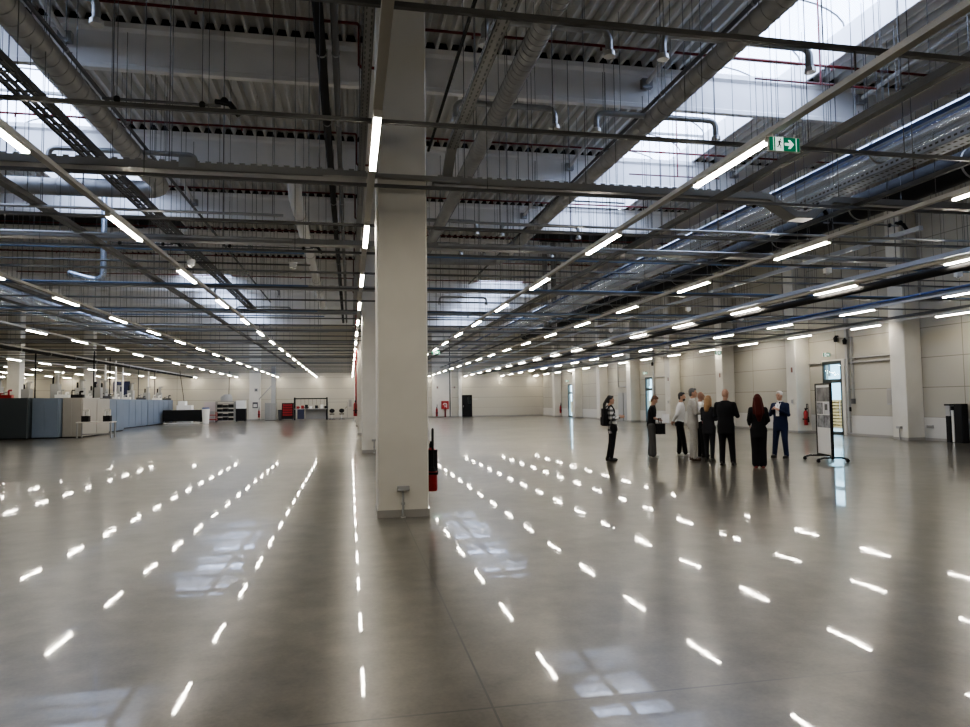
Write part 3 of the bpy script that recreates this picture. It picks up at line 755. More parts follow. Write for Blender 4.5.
for (yy, x, z, i) in ((26.9, 18.82, 2.72, 1), (32.85, 18.82, 2.72, 2), (38.8, 18.82, 2.72, 3)):
    r = empty('column_plaque', (x, yy, z), 'small brown plaque high on the %s wall column of the door wall' % ORD[i], 'sign')
    MB().box((-.012, -.09, -.14), (0, .09, .14)).build('plate', M['trunk'], r); MB().box((-.016, -.06, -.11), (-.012, .06, .11)).build('plate_field', mat('plaque_brown%d' % i, (.16, .07, .05), .5), r)
for (yy, x, z, i) in ((26.9, 18.82, 1.35, 1), (38.8, 18.82, 1.35, 3)):
    r = empty('socket_box', (x, yy, z), 'small grey socket box at chest height on the %s wall column' % ORD[i], 'socket')
    MB().box((-.05, -.08, -.12), (0, .08, .12)).build('case', M['trunk'], r); MB().box((-.056, -.06, -.08), (-.05, .06, .08)).build('cover', M['grey'], r)
struct(MB().box((XR - .09, 46.6, 0), (XR, 48.3, 2.02)).build('door_4', M['grey']))
struct(MB().box((XR - .11, 47.3, 0), (XR - .085, 47.34, 2.02)).build('trim_9', M['dkgrey']))
duct2('wall_pipe', 'dark pipe that drops down the door wall above the grey metal door', [(XR - .1, 48.2, 7), (XR - .1, 48.2, 2.45), (XR - .1, 46.5, 2.45)], .04, 'grey', R=.1, cat='pipe', zt=None, n=8)

def socket_post(x, y, label):
    r = empty('socket_post', (x, y, 0), label, 'socket post')
    MB().tube([(0, -.035, 0), (0, -.035, .37)], .016, 8).build('conduit', M['grey'], r, smooth=50)
    MB().tube([(0, -.035, .17), (0, -.035, .2)], .026, 8).build('coupling', M['grey'], r, smooth=50)
    MB().box((-.075, -.07, .36), (.085, 0, .42)).build('socket_case', M['grey'], r)
    MB().box((-.03, -.06, 0), (.03, 0, .012)).build('foot_plate', M['steel_bright'], r)
socket_post(.69, 9.35, 'grey socket post standing against the nearest middle column')
socket_post(.72, 21.38, 'grey socket post standing against the second middle column')
r = empty('socket_post', (18.82, 21.0, 0), 'grey socket post standing against the nearest wall column', 'socket post')
MB().tube([(-.035, 0, 0), (-.035, 0, .42)], .018, 8).build('conduit', M['grey'], r, smooth=50); MB().box((-.08, -.1, .40), (0, .1, .48)).build('socket_case', M['grey'], r)
wall_box('socket_box', 'grey twin socket box low on the door wall beside the nearest wall column', 20.28, 20.52, .42, .52, .07, 'grey', 'socket')

def extinguisher(x, y, z, label, s=1.0, rz=0, dark=False):
    r = empty('fire_extinguisher', (x, y, z), label, 'fire extinguisher', rotz=rz)
    MB().loft([((0, 0, .0), .07 * s, .07 * s), ((0, 0, .02), .08 * s, .08 * s), ((0, 0, .50 * s), .08 * s, .08 * s), ((0, 0, .57 * s), .06 * s, .06 * s), ((0, 0, .60 * s), .025 * s, .025 * s)], 16).build('cylinder', M['red_bright'], r, smooth=40)
    MB().box((-.03 * s, -.02, .6 * s), (.03 * s, .02, .66 * s)).box((-.02, -.1 * s, .66 * s), (.02, .05 * s, .69 * s)).build('valve', M['black'], r)
    MB().tube(bend([(.02, -.03, .63 * s), (.02, -.03, .86 * s), (.02, -.12 * s, .86 * s), (.02, -.12 * s, .30 * s)], 6, .05), .016, 8).build('hose', M['black'], r, smooth=50)
    MB().tube([(.02, -.12 * s, .34 * s), (.02, -.12 * s, .12 * s if not dark else .28 * s)], [.03, .045], 10).build('horn', M['black'], r, smooth=50)
    MB().box((-.09 * s, .05 * s, .22 * s), (.09 * s, .09 * s, .27 * s)).box((-.085 * s, -.085 * s, .23 * s), (.085 * s, .07 * s, .26 * s)).build('bracket', M['black'], r)
    if dark: MB().loft([((0, 0, .28), .084, .084), ((0, 0, .57), .084, .084)], 16).build('cover_sleeve', M['black'], r, smooth=40)
    return r
extinguisher(1.12, 9.72, .29, 'red fire extinguisher with black upper sleeve hanging on the nearest column', rz=radians(-8), dark=True)
extinguisher(19.1, 26.46, .34, 'red fire extinguisher hanging on the second wall column near the display board', 1.05)
extinguisher(19.35, 62.4, .35, 'distant fire extinguisher on the door wall beyond the third glass door', 1.1)
extinguisher(8.45, 68.4, .1, 'large dark red extinguisher standing below the hose cabinet', 1.35)
extinguisher(-8.42, 68.3, .25, 'small red extinguisher low on the back wall pier', 1.15)
extinguisher(.25, 33.3, .9, 'dark red extinguisher on the third middle column beside the riser pipe', 1.1)
duct2('riser_pipe', 'thin red riser pipe descending the third middle column', [(.28, 33.32, 8.4), (.28, 33.32, 1.5)], .04, 'red_bright', cat='pipe', zt=None, n=8)

# hose cabinet, black door, pipe on the back wall
r = empty('hose_cabinet', (9.28, YF - .262, 1.2), 'square red hose cabinet with white symbol on the back wall', 'cabinet')
MB().box((-.36, -.2, -.4), (.36, 0, .4)).build('case', M['red_bright'], r)
ic = MB(); ic.tube([(.18 * cos(a * pi / 8) - .02, -.206, .18 * sin(a * pi / 8)) for a in range(-5, 9)], .028, 6).tube([(.05 * cos(a * pi / 4) - .02, -.206, .05 * sin(a * pi / 4)) for a in range(9)], .02, 6).box((.12, -.21, -.28), (.18, -.2, -.06))
ic.build('hose_symbol', M['white'], r); MB().box((-.34, -.206, -.37), (-.32, -.2, .37)).build('hinge_line', M['black'], r)
MB().box((-.05, -.15, -1.2), (.08, -.02, -.4)).build('supply_riser', M['red'], r)
d5 = struct(MB().box((11.05, YF - .06, 0), (12.07, YF, 2.18)).build('door_5', M['black']))
MB().box((11.6, YF - .07, 1.25), (11.95, YF - .06, 2.0)).build('door_pane', M['glass'], d5)
MB().tube([(11.15, YF - .12, .95), (11.15, YF - .12, 1.15)], .02, 6).build('handle', M['steel_bright'], d5)
duct2('wall_pipe', 'dark pipe running down the back wall pier beside the hose cabinet', [(9.8, YF - .3, 8), (9.8, YF - .3, .05)], .05, 'dkgrey', cat='pipe', zt=None, n=8)
r = MB().tube([(12.15, YF - .1, 1.75), (12.15, YF - .45, 1.75), (12.55, YF - .45, 1.75)], .03, 6).build('door_closer_bar', M['steel_bright'], origin=(12.15, YF - .1, 1.75)); tag(r, 'short metal bar sticking out beside the black door', 'bar')
for i, (x, z) in enumerate(((8.54, 2.95), (10.25, 2.95))):
    r = empty('wall_alarm', (x, YF - .3 if i else YF - .25, z), ['small brown alarm box above the hose cabinet', 'small brown alarm box between dark pipe and black door'][i], 'alarm')
    MB().box((-.09, -.06, -.13), (.09, 0, .13)).build('case', M['plinth'], r); MB().ball((0, -.06, 0), .05, 8).build('lens', M['red'], r)
for i, (a, b) in enumerate(((-23.5, -22.6), (-21.25, -19.85))):
    g = struct(MB().box((a, YF - .12, 0), (b, YF - .02, 3.75)).build('window_%d' % (i + 5), mat('blue_night_%d' % i, (.006, .012, .06), .35)))
    MB().box(((a + b) / 2 - .03, YF - .14, 0), ((a + b) / 2 + .03, YF - .12, 3.75)).build('mullion', M['dkgrey'], g)

# display board on castors
def board():
    Lx, Ly, Rx, Ry = 11.28, 15.2, 11.06, 14.40
    cx, cy = (Lx + Rx) / 2, (Ly + Ry) / 2; a = math.atan2(Ry - Ly, Rx - Lx); Wd = sqrt((Rx - Lx) ** 2 + (Ry - Ly) ** 2)
    r = empty('display_board', (cx, cy, 0), 'tall dark-framed display board on castors with grey picture panels', 'display board', rotz=a)
    h = Wd / 2
    # local -Y is the picture side (towards the visitors)
    fr = MB(); t = .035
    for s in (-1, 1): fr.box((s * h - t / 2, -.03, .12), (s * h + t / 2, .03, 1.86))
    fr.box((-h, -.03, 1.82), (h, .03, 1.86)).box((-h, -.03, .13), (h, .03, .17))
    fr.build('frame', M['black_gloss'], r)
    MB().box((-h + t / 2, -.012, .17), (h - t / 2, .012, 1.82)).build('panel', M['white'], r)
    pm = [mat('print_dark', (.16, .155, .15), .5, noise=.5, nscale=5), mat('print_mid', (.22, .22, .23), .5, noise=.6, nscale=9), mat('print_light', (.55, .55, .57), .5, noise=.15, nscale=5), mat('print_low', (.25, .25, .26), .5, noise=.7, nscale=7)]
    for (x0, x1, z0, z1, k) in ((-.94, .94, 1.42, 1.78, 0), (-.94, 0, 1.12, 1.40, 1), (.02, .94, 1.12, 1.40, 2), (-.94, .94, .80, 1.10, 3)):
        MB().box((x0 * h + .02, -.016, z0), (x1 * h - .02, -.0121, z1)).build('picture', pm[k], r)
    MB().box((.25 * h, -.02, 1.22), (.6 * h, -.0161, 1.36)).build('caption_block', M['dkgrey'], r)
    MB().box((-h + .04, -.02, 1.76), (h - .04, -.0161, 1.80)).build('title_strip', M['white'], r)
    for s in (-1, 1):
        f = MB().tube([(s * h, -.33, .075), (s * h, -.2, .11), (s * h, .2, .11), (s * h, .33, .075)], .022, 8).build('foot_bar', M['black_gloss'], r, smooth=50)
        for q in (-1, 1):
            MB().tube([(s * h - .02, q * .33, .04), (s * h + .02, q * .33, .04)], .04, 12).box((s * h - .025, q * .33 - .02, .05), (s * h + .025, q * .33 + .02, .085)).build('castor', M['black'], f, smooth=40)
board()

# black terminal at the edge of the picture
r = empty('turnstile_terminal', (19.32, 19.12, 0), 'tall black terminal cabinet standing by the door wall, with slimmer unit beside', 'terminal')
MB().bevbox((-.13, -.26, 0), (.13, .05, 1.26), .02).build('cabinet', M['black'], r)
MB().bevbox((-.10, .09, .02), (.06, .18, 1.05), .015).build('side_panel', M['trunk'], r)
MB().bevbox((-.12, .21, 0), (.06, .38, .86), .02).build('slim_unit', M['black'], r)
MB().box((-.11, .21, .86), (.04, .37, 1.2)).build('screen_post', M['grey'], r); MB().box((-.13, .19, 1.2), (.06, .40, 1.25)).build('cap', M['black'], r)
MB().box((-.13, .10, 1.05), (-.03, .16, 1.18)).build('card_reader', M['black'], r)

# ------------------------------------------------------------------ machine side: enclosures
mb_dark = mat('enclosure_dark', (.035, .045, .052), .5); mb_blue = mat('enclosure_blue', (.16, .20, .26), .5, noise=.08, nscale=.8); mb_beige = mat('enclosure_beige', (.36, .34, .30), .5, noise=.06, nscale=.8)
def enclosure(x0, x1, y0, y1, h, m, label, side='y', doors=2, vent=False):
    r = empty('machine_enclosure', ((x0 + x1) / 2, (y0 + y1) / 2, 0), label, 'machine'); o = r.location
    MB().bevbox((x0, y0, .05), (x1, y1, h), .03).build('housing', m, r, origin=o)
    MB().box((x0 + .05, y0 + .05, 0), (x1 - .05, y1 - .05, .06)).build('base_plinth', M['black'], r, origin=o)
    for s, (a, b) in (('y', (x0, x1)), ('x', (y0, y1))):
        n = doors if s == 'y' else max(1, int((b - a) / 1.3)); w_ = (b - a) / n
        for i in range(n):
            p, q = a + i * w_ + .03, a + (i + 1) * w_ - .03
            if s == 'y': dd = MB().box((p, y0 - .02, .12), (q, y0, h - .06)).build('door_panel', m, r, origin=o); MB().box((q - .1, y0 - .05, 1.0), (q - .06, y0 - .02, 1.2)).build('handle', M['black'], dd)
            else: dd = MB().box((x1, p, .12), (x1 + .02, q, h - .06)).build('door_panel', m, r, origin=o); MB().box((x1 + .02, q - .1, 1.0), (x1 + .05, q - .06, 1.2)).build('handle', M['black'], dd)
    return r
enclosure(-18.5, -14.98, 36.4, 41, 1.95, mb_dark, 'dark slate machine enclosure at the edge of the machine block')
enclosure(-14.95, -13.78, 36.75, 41, 1.93, mb_blue, 'blue-grey machine enclosure next to the dark slate one')
enclosure(-13.75, -12.86, 37.1, 41, 1.92, mb_beige, 'beige machine enclosure behind the small table', vent=True)
enclosure(-16.2, -13.6, 41.6, 46.0, 1.92, mb_blue, 'blue-grey machine enclosure behind the beige one')
enclosure(-16.2, -14.35, 46.2, 47.6, 1.98, mb_beige, 'narrow beige enclosure between two blue-grey ones', doors=1)
enclosure(-17.5, -14.8, 48.2, 55.4, 1.95, mb_blue, 'long blue-grey enclosure in the rear of the machine block, nearer half')
enclosure(-17.5, -14.8, 55.6, 63.0, 1.95, mb_blue, 'long blue-grey enclosure in the rear of the machine block, farther half')
def table(x0, x1, y0, y1, h, label, m='grey'):
    r = empty('work_table', ((x0 + x1) / 2, (y0 + y1) / 2, 0), label, 'table'); o = r.location
    MB().box((x0, y0, h - .05), (x1, y1, h)).build('table_top', M['trunk'], r, origin=o)
    for x in (x0 + .05, x1 - .05):
        for y in (y0 + .05, y1 - .05): MB().box((x - .03, y - .03, 0), (x + .03, y + .03, h - .05)).build('leg', M[m], r, origin=o)
    MB().box((x0 + .05, y1 - .08, .15), (x1 - .05, y1 - .04, .2)).build('stretcher', M[m], r, origin=o)
    return r
table(-12.72, -11.15, 35.9, 36.6, .78, 'small beige work table in front of the beige enclosure')
for i, x in enumerate((-12.4, -11.45)):
    r = empty('bench_instrument', (x, 36.25, .78), ['black and white bench instrument on the small table, nearer the enclosures', 'black and white bench instrument on the small table, nearer the aisle'][i], 'instrument')
    MB().bevbox((-.16, -.15, 0), (.16, .15, .28), .02).build('base_unit', M['black'], r)
    MB().box((-.14, -.02, .28), (-.08, .04, .58)).box((.08, -.02, .28), (.14, .04, .58)).box((-.14, -.02, .52), (.14, .04, .58)).build('yoke', M['white'], r)
    MB().tube([(0, 0, .3), (0, 0, .5)], .05, 10).build('spindle', M['steel_bright'], r, smooth=50)
# filling heads, valves and tanks on the enclosures
def tank(x, y, z, h, r_, label, m='grey'):
    r = empty('process_tank', (x, y, z), label, 'machine head', 'heads standing on the enclosures')
    MB().bevbox((-r_, -r_, 0), (r_, r_, h * .55), .03).build('lower_block', M[m], r)
    MB().tube([(r_ * .3, 0, h * .55), (r_ * .3, 0, h)], r_ * .45, 10).build('column_pipe', M[m], r, smooth=50)
    MB().box((r_ * .05, -.08, h - .08), (r_ * 1.3, .08, h)).build('head', M[m], r)
    MB().tube([(-r_ * .6, 0, h * .55), (-r_ * .6, 0, h * .85)], .05, 8).build('valve', M['black'], r)
for i, (x, y, h) in enumerate(((-17.0, 38.0, 1.2), (-15.9, 38.5, 1.0), (-14.7, 38.8, 1.55), (-13.5, 38.6, 1.1), (-13.2, 40.2, 1.2), (-14.4, 43.2, 1.0), (-14.5, 45.2, 1.3), (-15.2, 50, 1.1), (-15.3, 53.2, 1.4), (-15.4, 57.5, 1.2), (-15.4, 61, 1.3))):
    tank(x, y, 1.95, h * .85, .2, ORD[i] + ' grey process head on the enclosure tops, counted from the picture edge side')
for i, (x, y, m) in enumerate(((-16.3, 37.2, 'red_bright'), (-13.9, 37.5, 'white'), (-13.4, 37.9, 'black'), (-14.0, 41.9, 'white'), (-14.1, 44.3, 'dkgrey'), (-15.1, 49.0, 'white'), (-15.1, 51.4, 'white'), (-15.1, 55.0, 'dkgrey'), (-15.1, 59.2, 'white'), (-15.1, 62.3, 'dkgrey'))):
    cn = {'red_bright': 'red', 'white': 'white', 'black': 'black', 'dkgrey': 'dark grey'}[m]
    r = empty('valve_block', (x, y, 1.95), ORD[i] + ' low valve block on the enclosure tops from the near end, ' + cn, 'valve', 'valve blocks on the enclosures')
    MB().bevbox((-.32, -.14, 0), (.32, .14, .16), .03).build('manifold', M[m], r)
    for q, s in enumerate((-.22, -.05, .15)): MB().tube(bend([(s, 0, .16), (s, 0, .24 + .07 * ((i + q) % 3)), (s + .14, 0, .24 + .07 * ((i + q) % 3))], 4, .04), .028 + .01 * q, 8).build('outlet_elbow', M['grey' if q == 1 else m], r, smooth=50)
for i, (x, y, m) in enumerate(((-15.9, 39.4, 'black'), (-13.2, 39.6, 'black'), (-15.0, 47.0, 'white'), (-14.9, 48.6, 'white'), (-14.4, 45.9, 'black'), (-15.6, 52.4, 'white'), (-16.2, 58.2, 'dkgrey'), (-16.0, 60.2, 'white'), (-16.0, 62.0, 'dkgrey'))):
    duct2('service_drop', ORD[i] + ' thin upright service pipe from ceiling to enclosures, counted from the near end', [(x, y, 4.5), (x, y, 1.95)], .035 if m != 'white' else .055, m, cat='pipe', zt=None, n=8)

# ------------------------------------------------------------------ machine side: things along the back wall
r = empty('dark_bench', (-13.1, 59.6, 0), 'long low black machine bench with pale skid bar in front of the back wall', 'machine')
MB().bevbox((-1.5, -.6, .22), (1.5, .6, 1.12), .03).build('body', M['black'], r); MB().box((-1.45, -.66, .04), (1.5, -.6, .12)).build('skid_bar', M['white'], r)
for s in (-1.3, 1.3): MB().box((s - .05, -.5, 0), (s + .05, .5, .22)).build('foot', M['dkgrey'], r)
r = empty('white_unit', (-13.5, 61.6, 0), 'white pump unit with hanging cable behind the black bench', 'machine')
MB().bevbox((-.6, -.4, 0), (.6, .4, 1.5), .04).build('cabinet', M['white'], r); MB().bevbox((-.5, -.35, 1.5), (.1, .35, 1.85), .05).build('motor', M['white'], r); MB().tube([(-.1, 0, 1.8), (-.15, 0, 2.3), (-.45, 0, 4.4)], .025, 6).build('supply_cable', M['black'], r)
r = empty('waste_bin', (-11.25, 58.4, 0), 'pale upright bin with blue lid between black bench and red trolley', 'bin')
MB().loft([((0, 0, 0), .24, .22), ((0, 0, 1.2), .30, .27)], 16).build('bin_body', M['white'], r, smooth=40); MB().loft([((0, 0, 1.2), .31, .28), ((0, 0, 1.3), .26, .24)], 16).build('lid', M['bluepipe'], r, smooth=40)
r = empty('carton_stack', (-12.1, 64.8, 0), 'pinkish grey carton on a stand behind the pale bin', 'carton')
MB().box((-.45, -.35, .95), (.45, .35, 1.75)).build('carton', mat('carton_pink', (.48, .42, .41), .7), r); MB().box((-.4, -.3, 0), (.4, .3, .95)).build('stand', M['grey'], r)
r = empty('red_trolley', (-11.55, 62.6, 0), 'low red trolley next to the white shelf rack', 'trolley')
MB().box((-.4, -.3, .22), (.4, .3, .30)).box((-.4, -.3, .60), (.4, .3, .66)).build('deck', M['red_bright'], r)
for sx in (-.36, .36):
    for sy in (-.27, .27): MB().box((sx - .02, sy - .02, .1), (sx + .02, sy + .02, .9)).build('post', M['red_bright'], r); MB().tube([(sx - .02, sy, .07), (sx + .02, sy, .07)], .07, 10).build('wheel', M['black'], r)
r = empty('shelf_rack', (-10.55, 63.2, 0), 'pale steel shelf rack with dark boxes near the back wall', 'shelf')
for sx in (-.75, .75):
    for sy in (-.3, .3): MB().box((sx - .04, sy - .04, 0), (sx + .04, sy + .04, 1.78)).build('upright', M['tray'], r)
for z in (.1, .45, .85, 1.2, 1.55, 1.74): MB().box((-.75, -.33, z), (.75, .33, z + .06)).build('shelf_board', M['tray'], r)
for i, z in enumerate((.16, .51, .91, 1.26)):
    for j in range(3):
        b = empty('storage_box', (-10.55 - .46 + .46 * j, 63.2, z), 'black storage box on the pale shelf rack, %s level up, %s along' % (ORD[i], ORD[j]), 'box', 'boxes on the pale shelf rack')
        hh = .2 + .05 * ((i + j) % 2); MB().box((-.2, -.26, 0), (.2, .26, hh)).build('tub', M['black'], b); MB().box((-.21, -.27, hh), (.21, .27, hh + .02)).build('lid', M['dkgrey'], b)
r = empty('dome_machine', (-10.5, 63.2, 1.80), 'grey rounded machine on top of the pale shelf rack', 'machine')
MB().loft([((0, 0, 0), .5, .3), ((0, 0, .35), .48, .28), ((.1, 0, .6), .25, .2)], 16).build('hood', M['grey'], r, smooth=40); MB().tube([(.2, 0, .55), (.25, 0, 2.6)], .025, 6).build('supply_cable', M['black'], r)
r = empty('test_cabinet', (-9.3, 63.6, 0), 'white-topped black cabinet to the side of the pale shelf rack', 'cabinet')
MB().box((-.42, -.35, .08), (.38, .35, 1.15)).build('lower_cabinet', M['black'], r); MB().box((-.42, -.3, 1.15), (.38, .3, 1.85)).build('upper_cabinet', M['white'], r)
for sx in (-.36, .32): MB().box((sx - .03, -.3, 0), (sx + .03, .3, .08)).build('foot', M['dkgrey'], r)
r = empty('wall_board', (-8.78, YF - .36, 1.42), 'small dark notice board on the broad back wall pier', 'notice board')
MB().box((-.24, -.03, -.28), (.24, 0, .28)).build('board_face', M['dkgrey'], r); MB().box((-.16, -.034, -.18), (.16, -.03, .1)).build('notice', M['trunk'], r)
r = empty('wall_speaker', (-8.7, YF - .36, 2.85), 'small grey box high on the broad back wall pier', 'box'); MB().box((-.15, -.1, -.15), (.15, 0, .15)).build('case', M['grey'], r); MB().tube([(0, -.1, 0), (0, -.11, 0)], .1, 12).build('grille', M['dkgrey'], r)
r = empty('grey_cabinet', (-7.15, 66.4, 0), 'tall pale grey cabinet under the upright duct by the back wall', 'cabinet')
MB().bevbox((-.48, -.4, .06), (.48, .4, 1.62), .02).build('body', M['grey'], r); MB().box((-.46, -.42, .1), (-.01, -.4, 1.58)).build('door_panel', M['tray'], r); MB().box((.01, -.42, .1), (.46, -.4, 1.58)).build('door_panel', M['tray'], r); MB().box((-.44, -.36, 0), (.44, .36, .06)).build('plinth_base', M['dkgrey'], r)
r = MB().box((-7.1, 66.2, 1.62), (-6.72, 66.6, 5)).build('upright_duct', M['grey'], origin=(-6.9, 66.4, 1.62)); tag(r, 'square grey upright duct above the tall pale cabinet', 'duct')
r = MB().tube([(-8.25, 66.8, 1.95), (-7.1, 66.5, 3.2)], .05, 8).build('brace_pipe', M['grey'], origin=(-8.25, 66.8, 1.95), smooth=50); tag(r, 'slanting grey brace pipe beside the square upright duct', 'pipe')
r = empty('slim_bin', (-6.3, 66.3, 0), 'slim dark bin between pale grey cabinet and red tool chest', 'bin'); MB().loft([((0, 0, 0), .15, .17), ((0, 0, .9), .19, .2)], 12).build('bin_body', M['dkgrey'], r, smooth=40); MB().loft([((0, 0, .9), .2, .21), ((0, 0, .96), .2, .21)], 12).build('rim', M['black'], r)
r = empty('tool_chest', (-5.62, 66.2, 0), 'black tool chest with five red drawers by the back wall', 'tool chest')
MB().box((-.5, -.3, .12), (.5, .3, 1.58)).build('carcass', M['black'], r)
for k in range(5):
    d = MB().box((-.42, -.33, .42 + k * .225), (.42, -.3, .60 + k * .225)).build('drawer', M['red_bright'], r); MB().box((-.3, -.36, .55 + k * .225), (.3, -.33, .575 + k * .225)).build('handle', M['black'], d)
for sx in (-.42, .42): MB().tube([(sx - .03, 0, .06), (sx + .03, 0, .06)], .06, 10).build('castor', M['dkgrey'], r)
r = empty('bench_rack', (-3.55, 66.2, 0), 'black framed workbench rack hung with tools by the back wall', 'workbench')
for sx in (-1.45, 1.45): MB().box((sx - .06, -.3, 0), (sx + .06, .3, 2.08)).build('post', M['black'], r)
MB().box((-1.45, -.05, 1.92), (1.45, .05, 2.02)).build('top_beam', M['black'], r); MB().box((-1.45, -.35, .98), (1.45, .35, 1.05)).build('bench_top', M['grey'], r)
MB().box((-.5, .2, .1), (1.4, .24, .98)).build('back_sheet', M['grey'], r); MB().box((-1.2, -.28, .1), (-.6, .25, .98)).build('drawer_unit', mat('unit_navy', (.02, .025, .06), .5), r)
for k in range(7): MB().tube([(-.9 + .35 * k, 0, 1.92), (-.9 + .35 * k, 0, 1.4)], .012, 6).build('hanging_cord', M['dkgrey'], r)
for k, (x, m, cn) in enumerate(((-4.72, 'red_bright', 'orange red'), (-4.3, 'red_bright', 'small orange red'), (-3.95, 'black', 'black'), (-3.55, 'white', 'white'), (-3.05, 'black', 'dark'), (-2.55, 'white', 'pale'), (-2.2, 'black', 'black angular'))):
    t_ = empty('power_tool', (x, 66.15, 1.05), '%s power tool lying on the workbench rack, %s along' % (cn, ORD[k]), 'tool', 'tools on the workbench rack')
    MB().bevbox((-.13, -.1, 0), (.13, .1, .22 + .07 * (k % 3)), .03).build('tool_body', M[m], t_); MB().tube([(.13, 0, .12), (.2, 0, .12)], .04, 8).build('chuck', M['black'], t_)
for k, x in enumerate((-1.62, -.75)):
    r = empty('work_stool', (x, 65.2, 0), ['black swivel work chair nearer the workbench rack', 'black swivel work chair nearer the middle column'][k], 'chair')
    for a in range(5): MB().tube([(0, 0, .1), (.28 * cos(a * 2 * pi / 5), .28 * sin(a * 2 * pi / 5), .04)], .02, 6).build('leg', M['black'], r)
    MB().tube([(0, 0, .08), (0, 0, .48)], .03, 8).build('gas_post', M['steel_bright'], r); MB().loft([((0, 0, .48), .18, .18), ((0, 0, .5), .23, .22), ((0, 0, .56), .22, .21)], 14).build('seat', M['black'], r, smooth=50)
    MB().ball((0, .2, .82), (.24, .05, .2), 12).build('backrest', M['black'], r, smooth=60)
r = empty('tube_frame', (-1.15, 67.3, 0), 'thin pale tube frame behind the two black work chairs', 'frame')
MB().tube([(-.88, 0, 0), (-.88, 0, 1.62), (.9, 0, 1.62), (.9, 0, 0)], .025, 6).build('tube_loop', M['tray'], r); MB().tube([(.7, 0, 1.0), (.9, 0, 1.2)], .02, 6).build('corner_brace', M['black'], r); MB().box((-.9, -.02, .1), (.9, .02, .14)).build('lower_bar', M['tray'], r)
r = empty('wall_panel_box', (.02, YF, 1.5), 'narrow grey box on the back wall next to the last middle column', 'box'); MB().box((-.14, -.1, -.35), (.14, 0, .35)).build('case', M['grey'], r); MB().box((-.1, -.108, -.3), (.1, -.1, .3)).build('cover', M['plinth'], r)

# ------------------------------------------------------------------ people
SKIN = mat('skin_light', (.42, .25, .18), .5); SKIN2 = mat('skin_tan', (.27, .145, .095), .5); EYE = mat('eye_dark', (.02, .015, .012), .3); LIP = mat('lip', (.28, .10, .09), .5)
def cloth(name, c, r=.85, **k): return mat(name, c, r, spec=.2, **k)
def plaid_mat():
    m = bpy.data.materials.new('plaid_cloth'); m.use_nodes = True; nt = m.node_tree; b = nt.nodes['Principled BSDF']; L = nt.links.new
    tc = nt.nodes.new('ShaderNodeTexCoord'); sp = nt.nodes.new('ShaderNodeSeparateXYZ'); L(tc.outputs['Object'], sp.inputs[0])
    def band(out, per):
        p = nt.nodes.new('ShaderNodeMath'); p.operation = 'PINGPONG'; p.inputs[1].default_value = per; L(out, p.inputs[0])
        g = nt.nodes.new('ShaderNodeMath'); g.operation = 'GREATER_THAN'; g.inputs[1].default_value = per * .52; L(p.outputs[0], g.inputs[0]); return g.outputs[0]
    ax = nt.nodes.new('ShaderNodeMath'); ax.operation = 'ADD'; L(sp.outputs['X'], ax.inputs[0]); L(sp.outputs['Y'], ax.inputs[1])
    s = nt.nodes.new('ShaderNodeMath'); s.operation = 'ADD'; L(band(ax.outputs[0], .06), s.inputs[0]); L(band(sp.outputs['Z'], .06), s.inputs[1])
    h = nt.nodes.new('ShaderNodeMath'); h.operation = 'MULTIPLY'; h.inputs[1].default_value = .5; L(s.outputs[0], h.inputs[0])
    cr = nt.nodes.new('ShaderNodeValToRGB'); cr.color_ramp.interpolation = 'CONSTANT'
    cr.color_ramp.elements[0].color = (.62, .61, .60, 1); cr.color_ramp.elements[1].position = .75; cr.color_ramp.elements[1].color = (.012, .012, .014, 1)
    e = cr.color_ramp.elements.new(.25); e.color = (.12, .12, .125, 1)
    L(h.outputs[0], cr.inputs['Fac']); L(cr.outputs[0], b.inputs['Base Color']); b.inputs['Roughness'].default_value = .85; return m
BLACKC = cloth('cloth_black', (.010, .010, .012)); NAVYC = cloth('cloth_navy', (.012, .018, .045)); DKC = cloth('cloth_charcoal', (.022, .022, .026)); LTG = cloth('cloth_light_grey', (.36, .35, .33), noise=.08, nscale=30)
WHC = cloth('cloth_white', (.72, .72, .72)); GRC = cloth('cloth_grey', (.085, .085, .085)); PLAID = plaid_mat(); BLUSH = cloth('cloth_blue_shirt', (.10, .24, .42))
SHB = mat('shoe_black', (.012, .011, .011), .4); SHW = mat('shoe_white', (.72, .71, .69), .6); SHR = mat('shoe_red', (.16, .02, .02), .4); SHBR = mat('shoe_brown', (.05, .03, .022), .4)
HAIRS = {'black': mat('hair_black', (.012, .010, .009), .45), 'brown': mat('hair_brown', (.12, .055, .028), .5), 'grey': mat('hair_grey', (.10, .10, .10), .6), 'white': mat('hair_white', (.48, .46, .43), .6),
         'blonde': mat('hair_blonde', (.26, .15, .065), .5), 'red': mat('hair_red', (.055, .007, .005), .75, spec=.2)}

def fuse(mb, name, m, parent, voxel, smooth_it=3):
    """merge overlapping closed pieces into one continuous skin"""
    ob = mb.build(name, m, parent)
    md = ob.modifiers.new('fuse', 'REMESH'); md.mode = 'VOXEL'; md.voxel_size = voxel
    sm = ob.modifiers.new('soft', 'SMOOTH'); sm.iterations = smooth_it; sm.factor = .5
    dg = bpy.context.evaluated_depsgraph_get()
    me = bpy.data.meshes.new_from_object(ob.evaluated_get(dg)); old = ob.data
    ob.modifiers.clear(); ob.data = me; bpy.data.meshes.remove(old)
    me.polygons.foreach_set('use_smooth', [True] * len(me.polygons)); me.name = name
    if not me.materials: me.materials.append(m)
    return ob

def limb(mb, pts, rad, n=12):
    mb.tube(pts, rad, n)
    for p, r in zip(pts, rad): mb.ball(p, r, n)

